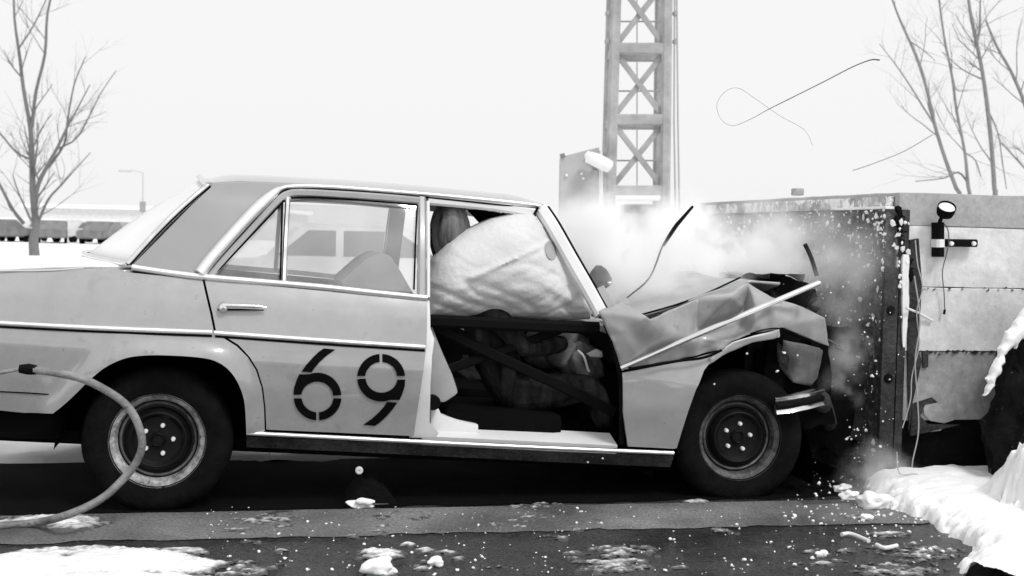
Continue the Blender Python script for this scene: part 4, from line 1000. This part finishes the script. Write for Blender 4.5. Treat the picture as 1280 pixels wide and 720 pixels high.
# ================================================================== LATTICE TOWER
TD = 16.5
tw = thing('lattice_tower', 'pale steel lattice mast with crossed braces behind the car', 'tower', (0, 0, 0))
def tp_(u, v, back=0.0): return at_d(u, v, TD) + F0 * back
bz = -1.2
lx = lambda v: 769 - .028 * v; rx_ = lambda v: 834 - .012 * v
def unit_leg(fx, back):
    a = tp_(fx(-420), -420, back); b = tp_(fx(280), 280, back); d = (b - a); g_ = b + d * ((0 - b.z) / d.z); return band('tower_leg', [a, g_], .135, .12, 'steel_pale', tw, tuple(-F0))
for bk in (0, .8):
    unit_leg(lambda v: lx(v) + 1, bk); unit_leg(lambda v: rx_(v), bk)
lv = [-380, -291, -202, -113, -28, 61, 150, 239]
for v in lv:
    for bk in (0, .8): band('tower_beam', [tp_(lx(v), v, bk - .01), tp_(rx_(v), v, bk - .01)], .15 if bk == 0 else .12, .08, 'steel_pale', tw, tuple(-F0))
    for fx in (lx, rx_): band('tower_beam', [tp_(fx(v), v, .06), tp_(fx(v), v, .74)], .10, .06, 'steel_pale', tw, tuple(R0))
for a, b in zip(lv, lv[1:]):
    for bk in (0.02,):
        band('tower_brace', [tp_(lx(a) + 6, a + 9, bk), tp_(rx_(b) - 6, b - 9, bk)], .075, .02, 'steel_pale', tw, tuple(-F0))
        band('tower_brace', [tp_(rx_(a) - 6, a + 9, bk + .03), tp_(lx(b) + 6, b - 9, bk + .03)], .075, .02, 'steel_pale', tw, tuple(-F0))
    m_ = (a + b) / 2 + 4; tube('tower_rod', [tp_(lx(m_), m_, .4), tp_(rx_(m_), m_, .4)], .012, 'steel_pale', tw, 0, 6)
tube('tower_rod', [tp_(800, -380, .4), tp_(800, 240, .4)], .008, 'wire_pale', tw, 0, 6)
a, b = tp_(775, 262, -.02), tp_(822, 262, -.02)
band('tower_beam', [tp_(768, 248, -.09), tp_(824, 248, -.09)], .07, .08, 'white', tw, tuple(-F0))
band('winch_box', [tp_(799, 256, .2), tp_(799, 330, .2)], .46, .4, 'bg_grey', tw, tuple(-F0))
band('winch_hood', [tp_(799, 256, -.03), tp_(799, 266, -.03)], .44, .06, 'steel_dark', tw, tuple(-F0))
for du in (0, 5): tube('tower_cable', [tp_(846 + du * .4, -60, .2), tp_(845 + du, 150, .2), tp_(848 + du, 330, .2)], .012, 'wire_pale', tw, 0, 6)
for v in (17, 52): V_, F_ = blob(tuple(tp_(844, v)), (.04, .04, .05), rnd, .2, 1); mesh('leg_bolt', V_, F_, 'bg_grey', tw)
for v in (17, 52, 190): V_, F_ = blob(tuple(tp_(760 - .02 * v, v)), (.04, .04, .05), rnd, .2, 1); mesh('leg_bolt', V_, F_, 'bg_grey', tw)

# shield cabinet with white floodlight beside the tower
CD = 15.5
cb = thing('switch_cabinet', 'grey sheet-metal cabinet with slanting top beside the lattice mast', 'cabinet', (0, 0, 0))
V = []
for back in (0, .5):
    for u, v in ((701, 196), (749, 184)): V.append(at_d(u, v, CD) + F0 * back)
    for u, v in ((751, 300), (701, 300)): p = at_d(u, v, CD) + F0 * back; p.z = 0; V.append(p)
mesh('cabinet_body', V, [(0, 1, 2, 3), (7, 6, 5, 4), (0, 4, 5, 1), (1, 5, 6, 2), (2, 6, 7, 3), (3, 7, 4, 0)], 'cabinet', cb, None, fix=True)
band('cabinet_edge', [at_d(751, 188, CD - .02), at_d(752, 262, CD - .02)], .04, .04, 'bg_pale', cb, tuple(-F0))
tube('cabinet_corner', [at_d(700, 195, CD - .02), at_d(706, 193.5, CD - .02)], .025, 'bg_dark', cb, 0, 8)
for u, v in ((727, 217), (729, 223), (708, 219)): V_, F_ = blob(tuple(at_d(u, v, CD - .01)), (.02, .02, .02), rnd, .1, 1); mesh('cabinet_rivet', V_, F_, 'white', cb)
fl = thing('floodlight', 'white capsule-shaped floodlight on the grey cabinet top', 'floodlight', (0, 0, 0))
FP = [at_d(u, v, CD - .18) for u, v in ((731, 196), (733, 195.5), (745, 200), (757, 206), (763, 209), (764.5, 210))]
V, Fc = sweep(FP, [.03, .07, .085, .085, .075, .03], normal=tuple(-F0), seg=16); mesh('lamp_housing', V, Fc, 'white', fl, 60, fix=True)
tube('lamp_arm', [at_d(731, 199, CD - .1), at_d(742, 206, CD - .08), at_d(744, 211, CD - .02)], .03, 'bg_dark', fl, 0, 8)

# ================================================================== TREES
def grow(V, Fc, p, d, L, r, depth, rnd, up=.12, seg=5):
    pts = [p.copy()]; dd = d.normalized(); n_ = 5
    for i in range(n_):
        dd = (dd + Vector((rnd.gauss(0, .10), rnd.gauss(0, .10), rnd.gauss(0, .06) + up * .25))).normalized(); pts.append(pts[-1] + dd * (L / n_))
    rr = [r * (1 - .6 * i / n_) for i in range(n_ + 1)]
    a, b = sweep(pts, rr, seg=seg); o_ = len(V); V.extend(a); Fc.extend([tuple(i + o_ for i in f) for f in b])
    if depth > 0:
        for k in range(rnd.randint(2, 4)):
            i = rnd.randint(1, n_); t = pts[i]; ax = Vector((rnd.gauss(0, 1), rnd.gauss(0, 1), rnd.gauss(0, .5))); ax = (ax - dd * ax.dot(dd)).normalized()
            nd = (dd * math.cos(.6) + ax * math.sin(.6)).normalized(); grow(V, Fc, t, nd, L * rnd.uniform(.5, .75), rr[i] * .55, depth - 1, rnd, up, 4 if depth < 3 else 5)
def tree(name, label, dist, limbs, seed, mat, base_z=0.0, twig=2, rsc=1.0, density=3, group=None):
    """limbs: list of [(u, v, width_px), ...] traced branches; twigs grow from them"""
    rnd = random.Random(seed); root = thing(name, label, 'tree', (0, 0, 0), group); mpp = dist / FPX
    V, Fc = [], []
    for li, lb in enumerate(limbs):
        depth_off = 0 if li == 0 else rnd.uniform(-1.0, 1.0)
        pts = []
        for i, (u, v, wpx) in enumerate(lb): pts.append(at_d(u, v, dist) + F0 * depth_off * (i / max(1, len(lb) - 1)))
        rad = [wpx * mpp * .5 * rsc for _, _, wpx in lb]
        if li == 0:
            g0 = pts[0].copy(); g0.z = min(0, g0.z) - .05; pts = [g0] + pts; rad = [rad[0] * 1.15] + rad
        P = smooth_path(pts, 3); RR = []
        for i in range(len(P)):
            t = i / 3; k = min(int(t), len(rad) - 2); RR.append(rad[k] + (rad[k + 1] - rad[k]) * (t - k))
        if li == 0:
            a, b = sweep(P, RR, seg=10); mesh('trunk', a, b, mat, root, 60, fix=True)
        else:
            a, b = sweep(P, RR, seg=7); o_ = len(V); V.extend(a); Fc.extend([tuple(i + o_ for i in f) for f in b])
        for k in range(density * len(lb)):
            i = rnd.randint(len(P) // 3 if li == 0 else 1, len(P) - 2); dd = (P[i + 1] - P[i]).normalized()
            ax = Vector((rnd.gauss(0, 1), rnd.gauss(0, 1), rnd.gauss(.1, .5))); nd = (dd * .8 + (ax - dd * ax.dot(dd)).normalized() * .6).normalized()
            grow(V, Fc, P[i], nd, rnd.uniform(18, 48) * mpp * 1.6, max(.004, RR[i] * .38), twig, rnd)
    mesh('crown', V, Fc, mat, root, 60); return root
tree('bare_tree', 'bare leafless tree with a forked trunk standing in the snow', 46,
     [[(43, 318, 13), (42, 300, 12), (45, 284, 9), (43, 262, 8.5), (41, 235, 8), (40, 200, 6.5), (39, 170, 6), (36, 146, 5.5)],
      [(43, 250, 6), (50, 228, 5.5), (60, 210, 5), (75, 185, 4), (88, 160, 3), (100, 140, 2), (118, 108, 1.2)], [(36, 148, 5), (28, 110, 4.5), (22, 70, 4), (14, 20, 3), (12, -30, 2)], [(40, 160, 5), (48, 115, 4), (62, 70, 3.6), (68, 20, 3), (82, -20, 2)],
      [(60, 210, 3.5), (80, 180, 3), (84, 150, 2.5), (92, 105, 2), (106, 70, 1.2)], [(47, 280, 4), (62, 250, 3), (80, 232, 2.4), (98, 214, 1.6), (120, 192, 1)], [(30, 280, 5), (18, 262, 4), (6, 235, 3.5), (-8, 205, 3), (-24, 160, 2)], [(40, 200, 3), (22, 190, 2.4), (4, 166, 2), (-15, 150, 1.4)], [(75, 185, 2.5), (100, 170, 2), (128, 120, 1.4), (150, 90, .8)], [(24, 60, 2.5), (38, 30, 2), (50, -5, 1.4)]],
     5, 'bark', twig=2, density=1)
tree('bare_tree', 'bare tree with a long straight dark stem rising behind barrier top', 27,
     [[(1244, 250, 8), (1243, 235, 7.5), (1240, 190, 7), (1235, 140, 7), (1228, 90, 6), (1220, 50, 6), (1212, 10, 5), (1206, -40, 4)], [(1222, 50, 4), (1228, 35, 4), (1232, 10, 3), (1236, -20, 2)], [(1236, 140, 3), (1252, 165, 2), (1262, 200, 2), (1272, 235, 1.5)], [(1230, 100, 2.6), (1210, 85, 2), (1190, 60, 1.4)]], 8, 'bark_pale', twig=3, density=1, rsc=.8)
tree('bare_tree', 'slender bare tree stem leaning outward behind the barrier top', 25,
     [[(1200, 255, 7), (1195, 235, 6.5), (1182, 200, 6), (1168, 155, 5.5), (1158, 110, 5), (1145, 70, 4.5), (1125, 25, 3.5), (1112, -10, 2.5)], [(1168, 155, 3.5), (1150, 135, 3), (1130, 110, 2.4), (1108, 85, 1.8), (1085, 62, 1)], [(1135, 50, 2), (1150, 65, 1.6), (1160, 80, 1)]], 9, 'bark_pale', twig=3, density=1, rsc=.8)
tree('bare_tree', 'thin knotty bare tree stem between two stouter ones behind barrier', 26,
     [[(1212, 255, 6), (1210, 232, 6), (1206, 190, 4.5), (1196, 140, 4.5), (1190, 95, 4), (1180, 45, 3.5), (1174, 0, 3), (1170, -30, 2)], [(1205, 190, 2.4), (1220, 200, 2), (1228, 220, 1.4)], [(1192, 100, 2), (1205, 110, 1.5), (1228, 108, 1)], [(1210, 228, 4), (1200, 215, 3), (1185, 222, 2), (1150, 226, 1.5)]], 10, 'bark_pale', twig=3, density=1, rsc=.8)
tree('bare_tree', 'bare tree with crooked branch at the end of the row behind barrier', 24,
     [[(1300, 260, 9), (1296, 220, 8), (1290, 170, 7), (1281, 130, 6), (1264, 90, 5), (1246, 58, 4), (1232, 25, 3)], [(1285, 150, 4), (1296, 100, 3), (1300, 40, 2)], [(1285, 215, 3), (1276, 195, 2.4), (1266, 175, 1.5)]], 11, 'bark_pale', twig=3, density=1, rsc=.8)

# ================================================================== FAR BACKGROUND
def bg_car(name, label, pos, yaw, body, L=4.3, Hh=1.42, snow=True, group=None, boxy=False):
    root = thing(name, label, 'van' if boxy else 'car', pos, group); root.rotation_euler = (0, 0, yaw); W2 = .83
    if boxy: prof = [(-L / 2, .35), (-L / 2, 1.8), (-L / 2 + .1, 1.95), (L / 2 - 1.1, 1.95), (L / 2 - .6, 1.15), (L / 2, .95), (L / 2, .35)]
    else: prof = [(-L / 2, .35), (-L / 2, .85), (-L / 2 + .9, .9), (-L / 2 + 1.35, Hh), (.45, Hh), (1.05, .92), (L / 2, .8), (L / 2, .35)]
    bm = bmesh.new(); f = bm.faces.new([bm.verts.new((x, -W2, z)) for x, z in prof]); r = bmesh.ops.extrude_face_region(bm, geom=[f])
    bmesh.ops.translate(bm, verts=[e for e in r['geom'] if isinstance(e, bmesh.types.BMVert)], vec=(0, 2 * W2, 0)); bmesh.ops.recalc_face_normals(bm, faces=bm.faces); bmesh.ops.bevel(bm, geom=bm.edges[:], offset=.07, segments=2, affect='EDGES')
    me = bpy.data.meshes.new('body'); bm.to_mesh(me); bm.free(); link('body', me, body, root, 40)
    for sy in (-1, 1):
        y = sy * (W2 + .004)
        ws = [[(-L / 2 + 1.1, .95), (-L / 2 + 1.5, Hh - .1), (-.45, Hh - .1), (-.45, .95)], [(-.35, .95), (-.35, Hh - .1), (.35, Hh - .1), (.85, .95)]] if not boxy else [[(L / 2 - 1.7, 1.2), (L / 2 - 1.7, 1.8), (L / 2 - 1.15, 1.8), (L / 2 - .75, 1.2)]]
        for q in ws: mesh('window', [(x, y, z) for x, z in q] + [(x, y - sy * .02, z) for x, z in q], [(0, 1, 2, 3), (7, 6, 5, 4), (0, 4, 5, 1), (1, 5, 6, 2), (2, 6, 7, 3), (3, 7, 4, 0)], 'bg_window', root, None, fix=True)
        for x in (-L / 2 + .85, L / 2 - .85):
            t = lathe('wheel', [(0, -.02), (.18, -.02), (.2, 0), (.3, 0), (.31, .03), (.31, .16), (0, .17)], 'rubber', root, 20); t.location = (x, sy * (W2 - .02) if sy < 0 else W2 + .02 - .15, .31)
    if snow:
        z0 = Hh if not boxy else 1.95; xa, xb = (-L / 2 + 1.4, .4) if not boxy else (-L / 2 + .1, L / 2 - 1.1)
        box('snow_cap', (xa, -W2 + .05, z0 - .02), (xb, W2 - .05, z0 + .09), 'snow', root, .04)
    return root
def ground_at(u, dist): p = at_d(u, 300, dist); return (p.x, p.y, 0.0)
# saloon parked behind, seen through the rear door glass
p = at_d(470, 290, 17); bg_car('parked_car', 'pale saloon parked beyond, seen through the rear door glass', (p.x, p.y, -.1), YAW * -1 + R(2), 'bg_pale', 4.6, 1.38, False)
row = [(2, 'bg_dark', False, 'dark parked car at the end of the row beyond the tree'), (30, 'bg_pale', False, 'white parked car covered in snow behind the tree trunk'), (66, 'bg_dark', False, 'dark parked car beside the bare tree trunk'), (102, 'bg_pale', False, 'white parked car between the tree and the lamp post'), (130, 'bg_dark', False, 'dark parked car near the lamp post'), (165, 'bg_grey', False, 'grey parked car in line with the lamp post')]
for i, (u, m_, bx_, lb) in enumerate(row):
    g_ = ground_at(u, 76 + (i % 2) * 4); bg_car('parked_van' if bx_ else 'parked_car', lb, (g_[0], g_[1], -.05), -YAW + R(60 + 25 * (i % 3)), m_, 4.3, 1.4, True, 'vehicles parked across the snow field', bx_)
p = ground_at(178, 62); lpn = thing('lamp_post', 'thin lamp post with a flat lamp head standing in the snow', 'lamp post', p)
zt = at_d(178, 216, 62).z
tube('pole', [(0, 0, 0), (0, 0, zt)], (.045, .03), 'bg_mid', lpn, 0, 8)
tube('arm', [(0, 0, zt), (-.5, -.05, zt + .1), (-.85, -.1, zt + .06)], .025, 'bg_mid', lpn, 0, 8)
box('lamp_head', (-1.15, -.2, zt), (-.55, .05, zt + .1), 'bg_mid', lpn, .03)
box('meter_box', (-.14, -.14, at_d(178, 265, 62).z), (.14, .14, at_d(178, 252, 62).z), 'bg_grey', lpn, .02)
# low pale hall far behind the parked vehicles
p = ground_at(150, 120); hall = thing('low_hall', 'long low pale hall with snow-covered roof beyond the parked vehicles', 'building', p); hall.rotation_euler = (0, 0, -YAW)
box('wall', (-9, 0, 0), (16, 12, 2.6), 'bg_pale', hall, .05); box('roof', (-9.4, -.4, 2.6), (16.4, 12.4, 2.95), 'snow', hall, .05)
for k in range(0): box('window', (-7.5 + k * 2.8, -.03, 1.0), (-5.9 + k * 2.8, .02, 2.0), 'bg_grey', hall)

# ================================================================== SMOKE
def volume(name, lo, hi, blobs, amp, nscale, label, cat='smoke', wob=.7):
    o = box(name, lo, hi, None); m = bpy.data.materials.new(name); m.use_nodes = True; o.data.materials.append(m)
    n = m.node_tree.nodes; l = m.node_tree.links; n.clear(); out = n.new('ShaderNodeOutputMaterial'); pv = n.new('ShaderNodeVolumePrincipled')
    pv.inputs['Color'].default_value = (.998, .998, .998, 1); pv.inputs['Anisotropy'].default_value = .1
    tc = n.new('ShaderNodeTexCoord'); nz = n.new('ShaderNodeTexNoise'); nz.inputs['Scale'].default_value = nscale; nz.inputs['Detail'].default_value = 7; nz.inputs['Roughness'].default_value = .62
    l.new(tc.outputs['Object'], nz.inputs['Vector'])
    # wobble the sample point with a coarse noise
    nc = n.new('ShaderNodeTexNoise'); nc.inputs['Scale'].default_value = nscale * .6; nc.inputs['Detail'].default_value = 4; l.new(tc.outputs['Object'], nc.inputs['Vector'])
    sb_ = n.new('ShaderNodeVectorMath'); sb_.operation = 'SUBTRACT'; sb_.inputs[1].default_value = (.5, .5, .5); l.new(nc.outputs['Color'], sb_.inputs[0])
    sc = n.new('ShaderNodeVectorMath'); sc.operation = 'SCALE'; sc.inputs['Scale'].default_value = wob; l.new(sb_.outputs[0], sc.inputs[0])
    ad = n.new('ShaderNodeVectorMath'); ad.operation = 'ADD'; l.new(tc.outputs['Object'], ad.inputs[0]); l.new(sc.outputs[0], ad.inputs[1])
    tot = None
    for c, r, den in blobs:
        s = n.new('ShaderNodeVectorMath'); s.operation = 'SUBTRACT'; l.new(ad.outputs[0], s.inputs[0]); s.inputs[1].default_value = c
        d = n.new('ShaderNodeVectorMath'); d.operation = 'DIVIDE'; l.new(s.outputs[0], d.inputs[0]); d.inputs[1].default_value = r
        ln_ = n.new('ShaderNodeVectorMath'); ln_.operation = 'LENGTH'; l.new(d.outputs[0], ln_.inputs[0])
        mr = n.new('ShaderNodeMapRange'); mr.interpolation_type = 'SMOOTHSTEP'; mr.inputs[1].default_value = 1.0; mr.inputs[2].default_value = .15; mr.inputs[3].default_value = 0; mr.inputs[4].default_value = den
        l.new(ln_.outputs['Value'], mr.inputs[0])
        if tot is None: tot = mr.outputs[0]
        else:
            mm = n.new('ShaderNodeMath'); mm.operation = 'ADD'; l.new(tot, mm.inputs[0]); l.new(mr.outputs[0], mm.inputs[1]); tot = mm.outputs[0]
    mr = n.new('ShaderNodeMapRange'); mr.inputs[1].default_value = .40; mr.inputs[2].default_value = .60; mr.inputs[3].default_value = .0; mr.inputs[4].default_value = 1.8; l.new(nz.outputs[0], mr.inputs[0])
    mu = n.new('ShaderNodeMath'); mu.operation = 'MULTIPLY'; l.new(tot, mu.inputs[0]); l.new(mr.outputs[0], mu.inputs[1])
    m3 = n.new('ShaderNodeMath'); m3.operation = 'MULTIPLY'; m3.inputs[1].default_value = amp; l.new(mu.outputs[0], m3.inputs[0])
    l.new(m3.outputs[0], pv.inputs['Density']); l.new(pv.outputs[0], out.inputs['Volume'])
    return tag(o, label, cat, kind='stuff')
def sp(u, v, y): return tuple(on_y(u, v, y))
volume('smoke', (1.55, .12, .62), (3.9, 2.9, 2.1),
       [(sp(700, 318, 1.2), (.32, .6, .32), 1.2), (sp(745, 318, 1.1), (.38, .65, .36), 1.6), (sp(800, 336, 1.0), (.48, .7, .36), 1.6), (sp(860, 338, .95), (.46, .7, .34), 1.5), (sp(905, 340, .9), (.36, .6, .28), 1.0), (sp(950, 330, .9), (.28, .5, .24), .55), (sp(840, 370, .6), (.65, .5, .2), .8), (sp(1015, 325, .7), (.3, .4, .35), .2), (sp(970, 285, 1.1), (.4, .5, .2), .16), (sp(1060, 420, .5), (.15, .25, .4), .10)],
       13.0, 4.2, 'dense white smoke billowing from under the buckled bonnet')
volume('dust', (2.8, -.25, .0), (3.75, .6, 1.40), [(sp(1098, 602, .02), (.22, .2, .20), 1.6), (sp(1053, 440, .15), (.14, .15, .20), 1.3), (sp(1046, 495, .1), (.10, .12, .14), .9), (sp(1060, 340, .3), (.34, .25, .36), .5)], 4.5, 5.0, 'grey puffs of dust drifting before the barrier plate', 'dust', wob=.3)
